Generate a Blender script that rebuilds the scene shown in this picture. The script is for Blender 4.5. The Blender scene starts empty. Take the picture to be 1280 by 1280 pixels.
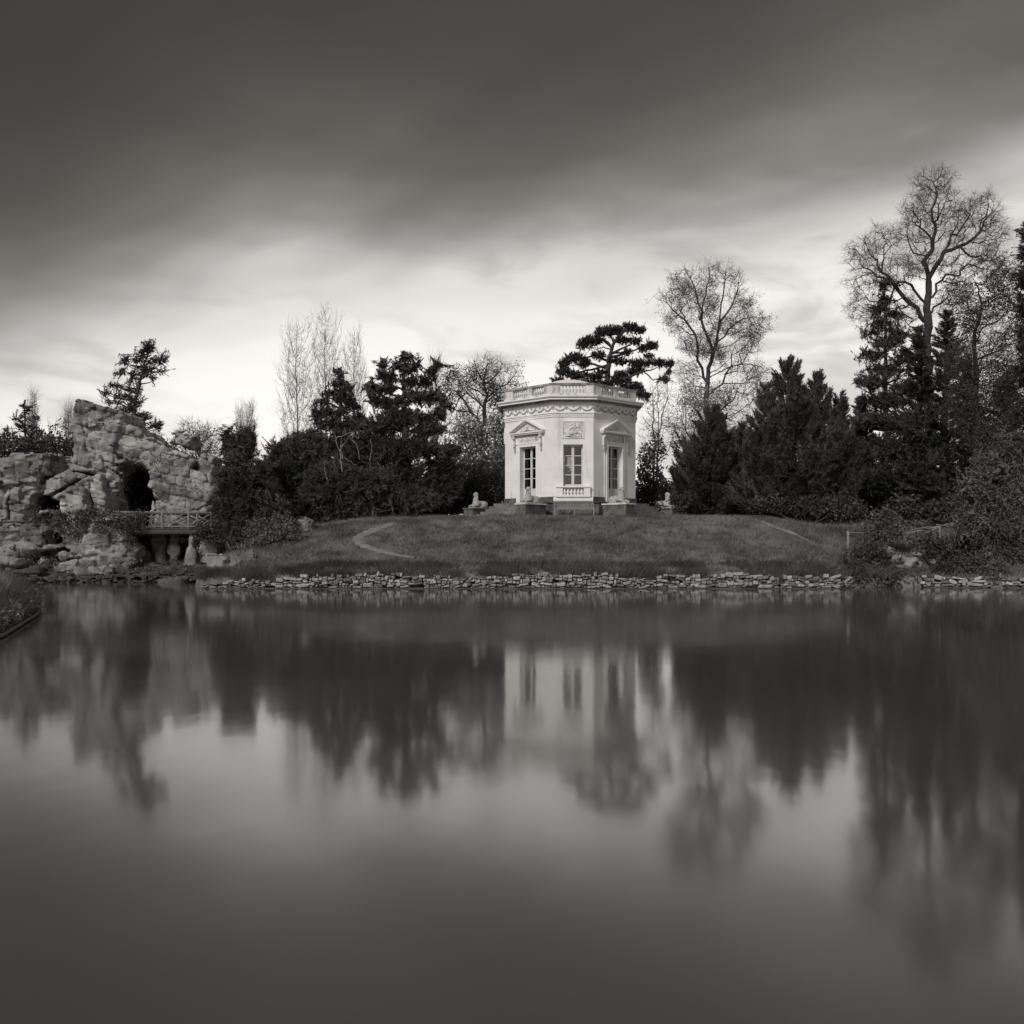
import bpy, math, random
import numpy as np
from mathutils import Vector, Matrix

# ------------------------------------------------------------------ camera, sky, sun, exposure
scene = bpy.context.scene
col = scene.collection
random.seed(4)
RNG = np.random.default_rng(11)
F = 1260.0          # focal length in photo pixels (photo is 1280 wide)
CZ = 1.67           # eye height above the water
HY = 680.0          # photo row of the horizon

cam_d = bpy.data.cameras.new('camera')
cam = bpy.data.objects.new('camera', cam_d)
col.objects.link(cam)
cam.location = (0, 0, CZ)
cam.rotation_euler = (math.radians(90), 0, 0)
cam_d.sensor_width = 36.0
cam_d.lens = 36.0 * F / 1280.0
cam_d.shift_y = (HY - 640.0) / 1280.0
cam_d.clip_start = 0.1
cam_d.clip_end = 5000
scene.camera = cam

SUN_EL, SUN_AZ = math.radians(38), math.radians(-33)   # azimuth measured behind the camera, minus = from the left
sun_from = Vector((math.sin(SUN_AZ) * math.cos(SUN_EL), -math.cos(SUN_AZ) * math.cos(SUN_EL), math.sin(SUN_EL)))
sun_d = bpy.data.lights.new('sun', 'SUN')
sun_d.energy = 1.5
sun_d.angle = math.radians(13)
sun_d.color = (1.0, 0.975, 0.95)
sun = bpy.data.objects.new('sun', sun_d)
col.objects.link(sun)
sun.rotation_euler = (-sun_from).to_track_quat('-Z', 'Y').to_euler()

vs = scene.view_settings
vs.view_transform = 'Standard'
vs.look = 'None'
vs.gamma = 1.0
vs.use_curve_mapping = False
vs.exposure = 1.0
scene.display_settings.display_device = 'sRGB'

world = bpy.data.worlds.new('World')
scene.world = world
world.use_nodes = True
wn, wl = world.node_tree.nodes, world.node_tree.links
wn.clear()


def wnode(t, **kw):
    n = wn.new(t)
    for k, v in kw.items():
        setattr(n, k, v)
    return n


def wmath(op, a, b=None, clamp=False):
    n = wn.new('ShaderNodeMath')
    n.operation = op
    n.use_clamp = clamp
    for i, v in enumerate((a, b)):
        if v is None:
            continue
        if isinstance(v, (int, float)):
            n.inputs[i].default_value = v
        else:
            wl.new(v, n.inputs[i])
    return n.outputs[0]


w_out = wnode('ShaderNodeOutputWorld')
w_bg = wnode('ShaderNodeBackground')
w_bg.inputs['Strength'].default_value = 0.1
wl.new(w_bg.outputs[0], w_out.inputs[0])
w_sky = wnode('ShaderNodeTexSky', sky_type='NISHITA', sun_disc=False)
w_sky.sun_elevation = SUN_EL
w_sky.sun_rotation = math.atan2(sun_from.x, sun_from.y)
w_bw = wnode('ShaderNodeRGBToBW')
wl.new(w_sky.outputs[0], w_bw.inputs[0])
w_tc = wnode('ShaderNodeTexCoord')
w_sep = wnode('ShaderNodeSeparateXYZ')
wl.new(w_tc.outputs['Generated'], w_sep.inputs[0])
dx, dy, dz = w_sep.outputs
# long-exposure cloud deck: flat sheet high above, seen in perspective, streaked by the wind
den = wmath('ADD', wmath('ABSOLUTE', dz), 0.05)
cu = wmath('DIVIDE', dx, den)
cv = wmath('DIVIDE', dy, den)
w_cmb = wnode('ShaderNodeCombineXYZ')
wl.new(cu, w_cmb.inputs[0]); wl.new(cv, w_cmb.inputs[1])
w_rot = wnode('ShaderNodeMapping')
w_rot.inputs['Rotation'].default_value = (0, 0, math.radians(57))
wl.new(w_cmb.outputs[0], w_rot.inputs[0])
w_map = wnode('ShaderNodeMapping')
w_map.inputs['Scale'].default_value = (0.30, 1.25, 1.0)
w_map.inputs['Location'].default_value = (2.3, 1.1, 0)
wl.new(w_rot.outputs[0], w_map.inputs[0])
w_n1 = wnode('ShaderNodeTexNoise')
w_n1.inputs['Scale'].default_value = 0.85
w_n1.inputs['Detail'].default_value = 3.0
w_n1.inputs['Roughness'].default_value = 0.45
wl.new(w_map.outputs[0], w_n1.inputs[0])
# soft puffs low in the sky
w_map2 = wnode('ShaderNodeMapping')
w_map2.inputs['Scale'].default_value = (3.2, 3.2, 9.0)
w_map2.inputs['Location'].default_value = (0.6, 0.0, 0.35)
wl.new(w_tc.outputs['Generated'], w_map2.inputs[0])
w_n2 = wnode('ShaderNodeTexNoise')
w_n2.inputs['Scale'].default_value = 1.25
w_n2.inputs['Detail'].default_value = 4.0
w_n2.inputs['Roughness'].default_value = 0.5
wl.new(w_map2.outputs[0], w_n2.inputs[0])
# height in the deck, its lower edge slanting down to the left of the view
# a heavier bank of cloud towards the left
w_lf = wnode('ShaderNodeMapRange', interpolation_type='SMOOTHSTEP')
w_lf.inputs[1].default_value = -0.20; w_lf.inputs[2].default_value = -0.50
w_lf.inputs[3].default_value = 0.0; w_lf.inputs[4].default_value = 0.42
wl.new(dx, w_lf.inputs[0])
lft = w_lf.outputs[0]
s = wmath('SUBTRACT', wmath('MULTIPLY', wmath('ABSOLUTE', dz), wmath('ADD', lft, 1.0)), wmath('MULTIPLY', dx, 0.11))
s = wmath('ADD', s, wmath('MULTIPLY', wmath('SUBTRACT', w_n1.outputs[0], 0.5), 0.075))
s = wmath('ADD', s, wmath('MULTIPLY', wmath('SUBTRACT', w_n2.outputs[0], 0.5), 0.075))
w_r = wnode('ShaderNodeValToRGB')
w_r.color_ramp.interpolation = 'CARDINAL'


def ramp(r, pts, k=1.0):
    els = r.color_ramp.elements
    while len(els) > 1:
        els.remove(els[-1])
    for i, (p, v) in enumerate(pts):
        e = els[0] if i == 0 else els.new(p)
        e.position = p
        # deeper tones of the print are warmer
        w = 0.07 * max(0.0, 1 - v / 0.4)
        e.color = (v * k, v * k * (0.965 - w), v * k * (0.925 - w * 1.7), 1)


ramp(w_r, [(0.0, 0.90), (0.16, 0.88), (0.225, 0.80), (0.262, 0.66), (0.29, 0.47), (0.318, 0.28), (0.35, 0.165), (0.385, 0.112), (0.425, 0.080), (0.49, 0.056), (0.62, 0.046), (1.0, 0.042)], 0.5)
wl.new(s, w_r.inputs[0])
# veil: the plain daylight sky only glimmers through the overcast
w_mix = wnode('ShaderNodeMix', data_type='RGBA')
w_mix.inputs['Factor'].default_value = 0.985
w_bw2 = wnode('ShaderNodeCombineColor')
for i in range(3):
    wl.new(w_bw.outputs[0], w_bw2.inputs[i])
w_scl = wnode('ShaderNodeMix', data_type='RGBA', blend_type='MULTIPLY')
w_scl.inputs['Factor'].default_value = 1.0
w_str = wnode('ShaderNodeMapRange')                   # wind streaks lighten and darken the deck; x10: background strength is 0.1
w_str.inputs[1].default_value = 0.28; w_str.inputs[2].default_value = 0.72
w_str.inputs[3].default_value = 13.6; w_str.inputs[4].default_value = 7.0
wl.new(w_n1.outputs[0], w_str.inputs[0])
w_low = wnode('ShaderNodeMapRange')                   # the bright lower air is even
w_low.inputs[1].default_value = 0.22; w_low.inputs[2].default_value = 0.34
wl.new(s, w_low.inputs[0])
w_sel = wnode('ShaderNodeMix', data_type='FLOAT')
w_map3 = wnode('ShaderNodeMapping')                   # soft heaped clouds in the lower air
w_map3.inputs['Scale'].default_value = (3.6, 3.6, 10.5)
w_map3.inputs['Location'].default_value = (1.7, 0.4, 0.2)
wl.new(w_tc.outputs['Generated'], w_map3.inputs[0])
w_n3 = wnode('ShaderNodeTexNoise')
w_n3.inputs['Scale'].default_value = 1.6; w_n3.inputs['Detail'].default_value = 5.0; w_n3.inputs['Distortion'].default_value = 0.6
wl.new(w_map3.outputs[0], w_n3.inputs[0])
w_puf = wnode('ShaderNodeMapRange', interpolation_type='SMOOTHSTEP')
w_puf.inputs[1].default_value = 0.36; w_puf.inputs[2].default_value = 0.58
w_puf.inputs[3].default_value = 7.3; w_puf.inputs[4].default_value = 11.1
wl.new(w_n3.outputs[0], w_puf.inputs[0])
# one heaped white cloud low to the left of the pavilion
cl_d = wmath('SQRT', wmath('ADD', wmath('POWER', wmath('DIVIDE', wmath('ADD', dx, 0.20), 0.15), 2.0), wmath('POWER', wmath('DIVIDE', wmath('SUBTRACT', dz, 0.165), 0.075), 2.0)))
cl_d = wmath('ADD', cl_d, wmath('MULTIPLY', wmath('SUBTRACT', w_n3.outputs[0], 0.5), 2.6))
w_cum = wnode('ShaderNodeMapRange', interpolation_type='SMOOTHSTEP')
w_cum.inputs[1].default_value = 1.05; w_cum.inputs[2].default_value = 0.72
w_cum.inputs[3].default_value = 0.0; w_cum.inputs[4].default_value = 1.0
wl.new(cl_d, w_cum.inputs[0])
cum = wmath('MULTIPLY', w_cum.outputs[0], wmath('GREATER_THAN', dy, 0.0))
w_pc = wnode('ShaderNodeMix', data_type='FLOAT')
wl.new(cum, w_pc.inputs[0]); wl.new(w_puf.outputs[0], w_pc.inputs[2]); w_pc.inputs[3].default_value = 11.6
wl.new(w_pc.outputs[0], w_sel.inputs[2])
wl.new(w_low.outputs[0], w_sel.inputs[0]); wl.new(w_str.outputs[0], w_sel.inputs[3])
wl.new(w_sel.outputs[0], w_scl.inputs[7])
wl.new(w_r.outputs[0], w_scl.inputs[6])
wl.new(w_bw2.outputs[0], w_mix.inputs[6])
wl.new(w_scl.outputs[2], w_mix.inputs[7])
wl.new(w_mix.outputs[2], w_bg.inputs[0])


# ------------------------------------------------------------------ helpers
def P(px, py, Y):
    """the point at depth Y that the photo shows at pixel (px, py)"""
    return np.array([(px - 640.0) * Y / F, Y, CZ - (py - HY) * Y / F])


def tint(v):
    return (v, v * 0.975, v * 0.945, 1)


MATS = {}


def mat(name, v, rough=0.8, var=0.3, scale=3.0, spec=0.25, bump=0.0, bscale=20.0, detail=4.0, rand=0.0, stain=None, trans=0.0, joints=None):
    """plain grey-scale procedural: value noise in albedo, optional fine bump, per-object variation"""
    m = bpy.data.materials.new(name)
    m.use_nodes = True
    n, l = m.node_tree.nodes, m.node_tree.links
    b = n['Principled BSDF']
    b.inputs['Roughness'].default_value = rough
    b.inputs['Specular IOR Level'].default_value = spec
    tc = n.new('ShaderNodeTexCoord')
    nz = n.new('ShaderNodeTexNoise')
    nz.inputs['Scale'].default_value = scale
    nz.inputs['Detail'].default_value = detail
    l.new(tc.outputs['Object'], nz.inputs[0])
    mr = n.new('ShaderNodeMapRange')
    mr.inputs[1].default_value = 0.3
    mr.inputs[2].default_value = 0.7
    mr.inputs[3].default_value = 1 - var
    mr.inputs[4].default_value = 1 + var
    l.new(nz.outputs[0], mr.inputs[0])
    fac = mr.outputs[0]
    if rand:
        oi = n.new('ShaderNodeObjectInfo')
        m2 = n.new('ShaderNodeMapRange')
        m2.inputs[3].default_value = 1 - rand
        m2.inputs[4].default_value = 1 + rand
        l.new(oi.outputs['Random'], m2.inputs[0])
        mm = n.new('ShaderNodeMath'); mm.operation = 'MULTIPLY'
        l.new(fac, mm.inputs[0]); l.new(m2.outputs[0], mm.inputs[1])
        fac = mm.outputs[0]
    if stain:
        # blotches of lichen and damp: (scale, threshold, darkest factor, vertical squeeze)
        sc, th, dk, sq = stain
        mp = n.new('ShaderNodeMapping'); mp.inputs['Scale'].default_value = (sc, sc, sc * sq)
        l.new(tc.outputs['Object'], mp.inputs[0])
        n3 = n.new('ShaderNodeTexNoise'); n3.inputs['Scale'].default_value = 1.0
        n3.inputs['Detail'].default_value = 7.0; n3.inputs['Roughness'].default_value = 0.65
        l.new(mp.outputs[0], n3.inputs[0])
        m3 = n.new('ShaderNodeMapRange')
        m3.inputs[1].default_value = th; m3.inputs[2].default_value = th + 0.14
        m3.inputs[3].default_value = 1.0; m3.inputs[4].default_value = dk
        l.new(n3.outputs[0], m3.inputs[0])
        mm = n.new('ShaderNodeMath'); mm.operation = 'MULTIPLY'
        l.new(fac, mm.inputs[0]); l.new(m3.outputs[0], mm.inputs[1])
        fac = mm.outputs[0]
    if joints:
        sx = n.new('ShaderNodeSeparateXYZ'); l.new(tc.outputs['Object'], sx.inputs[0])
        cx = n.new('ShaderNodeCombineXYZ'); l.new(sx.outputs[0], cx.inputs[0]); l.new(sx.outputs[2], cx.inputs[1])
        bt = n.new('ShaderNodeTexBrick')
        bt.inputs['Scale'].default_value = 1.0
        bt.inputs['Brick Width'].default_value = joints[0]; bt.inputs['Row Height'].default_value = joints[1]
        bt.inputs['Mortar Size'].default_value = joints[2]
        bt.inputs['Color1'].default_value = (1, 1, 1, 1); bt.inputs['Color2'].default_value = (joints[4],) * 3 + (1,); bt.inputs['Mortar'].default_value = (joints[3],) * 3 + (1,)
        l.new(cx.outputs[0], bt.inputs[0])
        bw = n.new('ShaderNodeRGBToBW'); l.new(bt.outputs[0], bw.inputs[0])
        mm = n.new('ShaderNodeMath'); mm.operation = 'MULTIPLY'
        l.new(fac, mm.inputs[0]); l.new(bw.outputs[0], mm.inputs[1])
        fac = mm.outputs[0]
    mx = n.new('ShaderNodeMix'); mx.data_type = 'RGBA'; mx.blend_type = 'MULTIPLY'
    mx.inputs['Factor'].default_value = 1.0
    mx.inputs[6].default_value = tint(v)
    l.new(fac, mx.inputs[7])
    l.new(mx.outputs[2], b.inputs['Base Color'])
    if bump:
        nb = n.new('ShaderNodeTexNoise')
        nb.inputs['Scale'].default_value = bscale
        nb.inputs['Detail'].default_value = 5.0
        l.new(tc.outputs['Object'], nb.inputs[0])
        bp = n.new('ShaderNodeBump')
        bp.inputs['Strength'].default_value = bump
        bp.inputs['Distance'].default_value = 0.05
        l.new(nb.outputs[0], bp.inputs['Height'])
        l.new(bp.outputs[0], b.inputs['Normal'])
    if trans:
        tr = n.new('ShaderNodeBsdfTranslucent')
        l.new(mx.outputs[2], tr.inputs[0])
        ms = n.new('ShaderNodeMixShader'); ms.inputs[0].default_value = trans
        l.new(b.outputs[0], ms.inputs[1]); l.new(tr.outputs[0], ms.inputs[2])
        l.new(ms.outputs[0], n['Material Output'].inputs[0])
    MATS[name] = m
    return m


mat('stone_white', 0.72, 0.75, 0.07, 1.2, bump=0.08, bscale=30, stain=(2.4, 0.58, 0.80, 0.14))
mat('stone_ashlar', 0.73, 0.75, 0.07, 1.2, bump=0.08, bscale=30, stain=(2.4, 0.56, 0.74, 0.14), joints=(0.82, 0.39, 0.008, 0.88, 0.97))
mat('stone_weathered', 0.58, 0.85, 0.14, 2.0, bump=0.15, stain=(2.6, 0.50, 0.45, 0.4))
mat('stone_mossy', 0.13, 0.9, 0.3, 2.0, bump=0.3, stain=(3.0, 0.45, 0.5, 0.6))
mat('stone_step', 0.16, 0.9, 0.25, 2.0, bump=0.3, stain=(3.0, 0.5, 0.6, 1.0))
mat('stone_relief', 0.42, 0.85, 0.2, 3.0, stain=(2.2, 0.5, 0.6, 0.6))
mat('stone_soot_shade', 0.27, 0.9, 0.25, 3.0, bump=0.2, stain=(2.2, 0.48, 0.5, 0.5))  # stained coping, and the cornice's shade put into the dentil colour
mat('statue', 0.33, 0.8, 0.15, 6.0, bump=0.1, stain=(7.0, 0.55, 0.5, 1.0))
mat('rock', 0.30, 0.9, 0.38, 0.8, bump=0.5, bscale=7, rand=0.16, stain=(0.6, 0.45, 0.33, 1.4))
mat('rock_low', 0.24, 0.9, 0.4, 0.9, bump=0.5, bscale=7, rand=0.25, stain=(0.8, 0.46, 0.3, 1.3))
mat('rubble_wet', 0.10, 0.7, 0.4, 3.0, bump=0.4, bscale=14, rand=0.5)
mat('rock_dim', 0.20, 0.9, 0.4, 1.6, bump=0.5, bscale=9, rand=0.25, stain=(1.5, 0.5, 0.5, 1.4))
mat('rock_dark', 0.085, 0.92, 0.4, 1.6, bump=0.5, bscale=9, rand=0.3, stain=(1.5, 0.45, 0.5, 1.8))
mat('rubble', 0.29, 0.9, 0.4, 3.0, bump=0.4, bscale=14, rand=0.55, stain=(5.0, 0.52, 0.45, 1.0))
mat('mortar_and_shade', 0.025, 0.95, 0.3, 6.0)  # wall core; also paints the shade beneath the footbridge
mat('wood', 0.17, 0.8, 0.25, 8.0, bump=0.2, rand=0.2)
mat('wood_dark', 0.06, 0.85, 0.25, 8.0, rand=0.2)
mat('paint', 0.55, 0.55, 0.08, 4.0)
mat('bench_wood', 0.19, 0.7, 0.15, 8.0, rand=0.15)
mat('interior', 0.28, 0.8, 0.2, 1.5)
mat('bark', 0.042, 0.9, 0.3, 5.0, bump=0.4)
mat('bark_pale', 0.16, 0.9, 0.3, 5.0, bump=0.3)
mat('bark_dead', 0.2, 0.9, 0.2, 5.0)
mat('twig', 0.07, 0.9, 0.2, 1.0)
mat('twig_pale', 0.13, 0.9, 0.2, 1.0)
mat('needle_yew', 0.076, 0.75, 0.55, 0.55, spec=0.2, trans=0.12)
mat('needle_dark', 0.064, 0.75, 0.55, 0.6, spec=0.2, trans=0.12)
mat('needle_pine', 0.05, 0.75, 0.3, 1.2, spec=0.2, trans=0.1)
mat('leaf_dark', 0.058, 0.7, 0.6, 0.7, spec=0.3, trans=0.15)
mat('leaf_mid', 0.115, 0.7, 0.5, 0.8, spec=0.3, trans=0.2)
mat('needle_lit', 0.085, 0.75, 0.4, 0.8, spec=0.2, trans=0.12)  # paler needles: light on the low yew put into the colour
mat('leaf_pale', 0.25, 0.7, 0.3, 0.8, spec=0.3, trans=0.25)
mat('grass_blade', 0.19, 0.8, 0.5, 0.6, spec=0.15, trans=0.2, stain=(0.5, 0.47, 0.5, 1.0))
mat('grass_tall', 0.15, 0.8, 0.4, 0.7, spec=0.15, trans=0.2)
mat('reed', 0.20, 0.7, 0.3, 2.0, spec=0.2, trans=0.2)
mat('ivy', 0.06, 0.6, 0.4, 1.5, spec=0.35, trans=0.1)
mat('soil', 0.12, 0.95, 0.35, 0.6, bump=0.6, bscale=4, stain=(0.5, 0.5, 0.65, 1.0))
mat('path', 0.17, 0.95, 0.2, 3.0, bump=0.3)

# window glass: clear pane with a Fresnel mirror on top
m = bpy.data.materials.new('glass'); m.use_nodes = True
n, l = m.node_tree.nodes, m.node_tree.links
n.remove(n['Principled BSDF'])
tr = n.new('ShaderNodeBsdfTransparent'); tr.inputs[0].default_value = tint(0.72)
gl = n.new('ShaderNodeBsdfGlossy'); gl.inputs['Roughness'].default_value = 0.03
gl.inputs[0].default_value = (0.9, 0.9, 0.9, 1)
fr = n.new('ShaderNodeFresnel'); fr.inputs[0].default_value = 1.65
ms = n.new('ShaderNodeMixShader')
l.new(fr.outputs[0], ms.inputs[0]); l.new(tr.outputs[0], ms.inputs[1]); l.new(gl.outputs[0], ms.inputs[2])
l.new(ms.outputs[0], n['Material Output'].inputs[0])
MATS['glass'] = m

# lake: murky body, mirror skin softened by the small ripples of a long exposure
m = bpy.data.materials.new('lake_water'); m.use_nodes = True
n, l = m.node_tree.nodes, m.node_tree.links
b = n['Principled BSDF']
b.inputs['Base Color'].default_value = (0.062, 0.057, 0.0535, 1)
b.inputs['IOR'].default_value = 2.8
tc = n.new('ShaderNodeTexCoord')
mp = n.new('ShaderNodeMapping'); mp.inputs['Scale'].default_value = (0.35, 0.9, 1)
l.new(tc.outputs['Object'], mp.inputs[0])
nz = n.new('ShaderNodeTexNoise'); nz.inputs['Scale'].default_value = 0.35; nz.inputs['Detail'].default_value = 3
l.new(mp.outputs[0], nz.inputs[0])
mr = n.new('ShaderNodeMapRange'); mr.inputs[1].default_value = 0.3; mr.inputs[2].default_value = 0.7
mr.inputs[3].default_value = 0.066; mr.inputs[4].default_value = 0.10
l.new(nz.outputs[0], mr.inputs[0]); l.new(mr.outputs[0], b.inputs['Roughness'])
mp2 = n.new('ShaderNodeMapping'); mp2.inputs['Scale'].default_value = (2.0, 0.9, 1)
l.new(tc.outputs['Object'], mp2.inputs[0])
nb = n.new('ShaderNodeTexNoise'); nb.inputs['Scale'].default_value = 1.0; nb.inputs['Detail'].default_value = 2
l.new(mp2.outputs[0], nb.inputs[0])
bp = n.new('ShaderNodeBump'); bp.inputs['Strength'].default_value = 0.08; bp.inputs['Distance'].default_value = 0.02
l.new(nb.outputs[0], bp.inputs['Height']); l.new(bp.outputs[0], b.inputs['Normal'])
MATS['lake_water'] = m


def np_mesh(name, V, Fc, smooth=False):
    V = np.ascontiguousarray(V, dtype=np.float32)
    Fc = np.ascontiguousarray(Fc, dtype=np.int32)
    me = bpy.data.meshes.new(name)
    k = Fc.shape[1]
    me.vertices.add(len(V)); me.vertices.foreach_set('co', V.ravel())
    me.loops.add(Fc.size); me.loops.foreach_set('vertex_index', Fc.ravel())
    me.polygons.add(len(Fc)); me.polygons.foreach_set('loop_start', np.arange(0, Fc.size, k, dtype=np.int32))
    if smooth:
        me.polygons.foreach_set('use_smooth', np.ones(len(Fc), dtype=bool))
    me.update(calc_edges=True)
    return me


def link(name, me, m, parent=None, loc=(0, 0, 0), rz=0.0):
    if m and not me.materials:
        me.materials.append(MATS[m])
    o = bpy.data.objects.new(name, me)
    col.objects.link(o)
    o.parent = parent
    o.location = loc
    o.rotation_euler = (0, 0, rz)
    return o


def tag(o, label=None, cat=None, group=None, kind=None):
    for k, v in (('label', label), ('category', cat), ('group', group), ('kind', kind)):
        if v:
            o[k] = v
    return o


def thing(name, label, cat, loc=(0, 0, 0), rz=0.0, group=None):
    o = bpy.data.objects.new(name, None)
    o.empty_display_size = 0.2
    col.objects.link(o)
    o.location = tuple(float(v) for v in loc)
    o.rotation_euler = (0, 0, rz)
    return tag(o, label, cat, group)


class MB:
    """collects prisms, boxes, lathes and tubes into one mesh"""
    def __init__(self):
        self.v, self.f = [], []

    def add(self, vs_, fs_):
        o = len(self.v)
        self.v += [tuple(float(c) for c in p) for p in vs_]
        self.f += [tuple(i + o for i in f) for f in fs_]
        return self

    def box(self, c, h, rot=None):
        """centre, half sizes"""
        vs_ = []
        for sz in (-1, 1):
            for sx, sy in ((-1, -1), (1, -1), (1, 1), (-1, 1)):
                p = Vector((sx * h[0], sy * h[1], sz * h[2]))
                if rot:
                    p = rot @ p
                vs_.append(p + Vector(c))
        return self.add(vs_, [(3, 2, 1, 0), (4, 5, 6, 7), (0, 1, 5, 4), (1, 2, 6, 5), (2, 3, 7, 6), (3, 0, 4, 7)])

    def b2(self, x0, x1, y0, y1, z0, z1):
        return self.box(((x0 + x1) / 2, (y0 + y1) / 2, (z0 + z1) / 2), ((x1 - x0) / 2, (y1 - y0) / 2, (z1 - z0) / 2))

    def prism(self, poly, z0, z1):
        n_ = len(poly)
        vs_ = [(x, y, z0) for x, y in poly] + [(x, y, z1) for x, y in poly]
        fs_ = [tuple(range(n_ - 1, -1, -1)), tuple(range(n_, 2 * n_))]
        fs_ += [(i, (i + 1) % n_, n_ + (i + 1) % n_, n_ + i) for i in range(n_)]
        return self.add(vs_, fs_)

    def extr(self, poly, y0, y1):
        """polygon in x,z pushed along y (y0 front)"""
        n_ = len(poly)
        vs_ = [(x, y0, z) for x, z in poly] + [(x, y1, z) for x, z in poly]
        fs_ = [tuple(range(n_)), tuple(range(2 * n_ - 1, n_ - 1, -1))]
        fs_ += [((i + 1) % n_, i, n_ + i, n_ + (i + 1) % n_) for i in range(n_)]
        return self.add(vs_, fs_)

    def lathe(self, prof, c=(0, 0, 0), seg=10):
        vs_, fs_ = [], []
        for r, z in prof:
            for k in range(seg):
                a = 2 * math.pi * k / seg
                vs_.append((c[0] + r * math.cos(a), c[1] + r * math.sin(a), c[2] + z))
        for i in range(len(prof) - 1):
            for k in range(seg):
                fs_.append((i * seg + k, i * seg + (k + 1) % seg, (i + 1) * seg + (k + 1) % seg, (i + 1) * seg + k))
        fs_.append(tuple(range(seg - 1, -1, -1)))
        fs_.append(tuple(range((len(prof) - 1) * seg, len(prof) * seg)))
        return self.add(vs_, fs_)

    def tube(self, pts, rad, seg=6):
        pts = [Vector(p) for p in pts]
        rad = rad if isinstance(rad, (list, tuple)) else [rad] * len(pts)
        vs_, fs_ = [], []
        for i, p in enumerate(pts):
            d = (pts[min(i + 1, len(pts) - 1)] - pts[max(i - 1, 0)]).normalized()
            a = d.cross(Vector((0.13, 0.31, 0.94))).normalized()
            b_ = d.cross(a)
            for k in range(seg):
                t = 2 * math.pi * k / seg
                vs_.append(p + (a * math.cos(t) + b_ * math.sin(t)) * rad[i])
        for i in range(len(pts) - 1):
            for k in range(seg):
                fs_.append((i * seg + k, i * seg + (k + 1) % seg, (i + 1) * seg + (k + 1) % seg, (i + 1) * seg + k))
        fs_.append(tuple(range(seg - 1, -1, -1)))
        fs_.append(tuple(range((len(pts) - 1) * seg, len(pts) * seg)))
        return self.add(vs_, fs_)

    def mesh(self, name):
        me = bpy.data.meshes.new(name)
        me.from_pydata(self.v, [], self.f)
        me.update()
        return me

    def build(self, name, m, parent=None, loc=(0, 0, 0), rz=0.0, smooth=False):
        me = self.mesh(name)
        if smooth:
            me.polygons.foreach_set('use_smooth', np.ones(len(me.polygons), dtype=bool))
        return link(name, me, m, parent, loc, rz)


# ---- value noise on arrays of points
def hash3(i, j, k, seed=0):
    h = (i * 374761393 + j * 668265263 + k * 2147483647 + seed * 144665) & 0xffffffff
    h = ((h ^ (h >> 13)) * 1274126177) & 0xffffffff
    h = (h ^ (h >> 16)) & 0xffff
    return h / 65535.0


def vnoise(x, y, z, seed=0):
    xi, yi, zi = np.floor(x).astype(np.int64), np.floor(y).astype(np.int64), np.floor(z).astype(np.int64)
    fx, fy, fz = x - xi, y - yi, z - zi
    fx, fy, fz = (t * t * (3 - 2 * t) for t in (fx, fy, fz))
    r = 0
    for a in (0, 1):
        for b_ in (0, 1):
            for c in (0, 1):
                w = (fx if a else 1 - fx) * (fy if b_ else 1 - fy) * (fz if c else 1 - fz)
                r = r + w * hash3(xi + a, yi + b_, zi + c, seed)
    return r


def fbm(x, y, z, octv=3, seed=0):
    r, a, t = 0, 1.0, 0
    for o in range(octv):
        r = r + a * vnoise(x * 2 ** o, y * 2 ** o, z * 2 ** o, seed + o * 7)
        t += a
        a *= 0.5
    return r / t - 0.5


def smooth(a, b_, x):
    t = np.clip((x - a) / (b_ - a), 0, 1)
    return t * t * (3 - 2 * t)


# ---- naive surface nets over a signed-distance grid
def surface_nets(S, org, h):
    ins = S < 0
    nx, ny, nz_ = S.shape
    cnt = np.zeros((nx - 1, ny - 1, nz_ - 1), dtype=np.int8)
    corners = [(a, b_, c) for a in (0, 1) for b_ in (0, 1) for c in (0, 1)]
    for a, b_, c in corners:
        cnt += ins[a:nx - 1 + a, b_:ny - 1 + b_, c:nz_ - 1 + c]
    act = (cnt > 0) & (cnt < 8)
    I = np.argwhere(act)
    idx = -np.ones(act.shape, dtype=np.int64)
    idx[tuple(I.T)] = np.arange(len(I))
    val = {c: S[I[:, 0] + c[0], I[:, 1] + c[1], I[:, 2] + c[2]] for c in corners}
    acc = np.zeros((len(I), 3)); num = np.zeros(len(I))
    for c0 in corners:
        for ax in range(3):
            if c0[ax] == 0:
                c1 = list(c0); c1[ax] = 1; c1 = tuple(c1)
                v0, v1 = val[c0], val[c1]
                cr = (v0 < 0) != (v1 < 0)
                t = np.where(cr, v0 / np.where(v0 == v1, 1, v0 - v1), 0)
                p = np.tile(np.array(c0, float), (len(I), 1))
                p[:, ax] += t
                acc[cr] += p[cr]
                num[cr] += 1
    V = org + h * (I + acc / num[:, None])
    quads = []
    for ax in range(3):
        o = [0, 1, 2]; o.remove(ax)
        b_, c = o
        sl0 = [slice(None)] * 3; sl1 = [slice(None)] * 3
        sl0[ax] = slice(0, -1); sl1[ax] = slice(1, None)
        s0, s1 = ins[tuple(sl0)], ins[tuple(sl1)]
        E = np.argwhere(s0 != s1)
        E = E[(E[:, b_] > 0) & (E[:, c] > 0) & (E[:, b_] < S.shape[b_] - 1) & (E[:, c] < S.shape[c] - 1)]
        flip = s0[tuple(E.T)]
        q = []
        for db, dc in ((1, 1), (0, 1), (0, 0), (1, 0)):
            e = E.copy(); e[:, b_] -= db; e[:, c] -= dc
            q.append(idx[tuple(e.T)])
        q = np.stack(q, 1)
        if ax == 1:
            flip = ~flip
        q[~flip] = q[~flip][:, ::-1]
        quads.append(q)
    return V, np.concatenate(quads)


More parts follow.
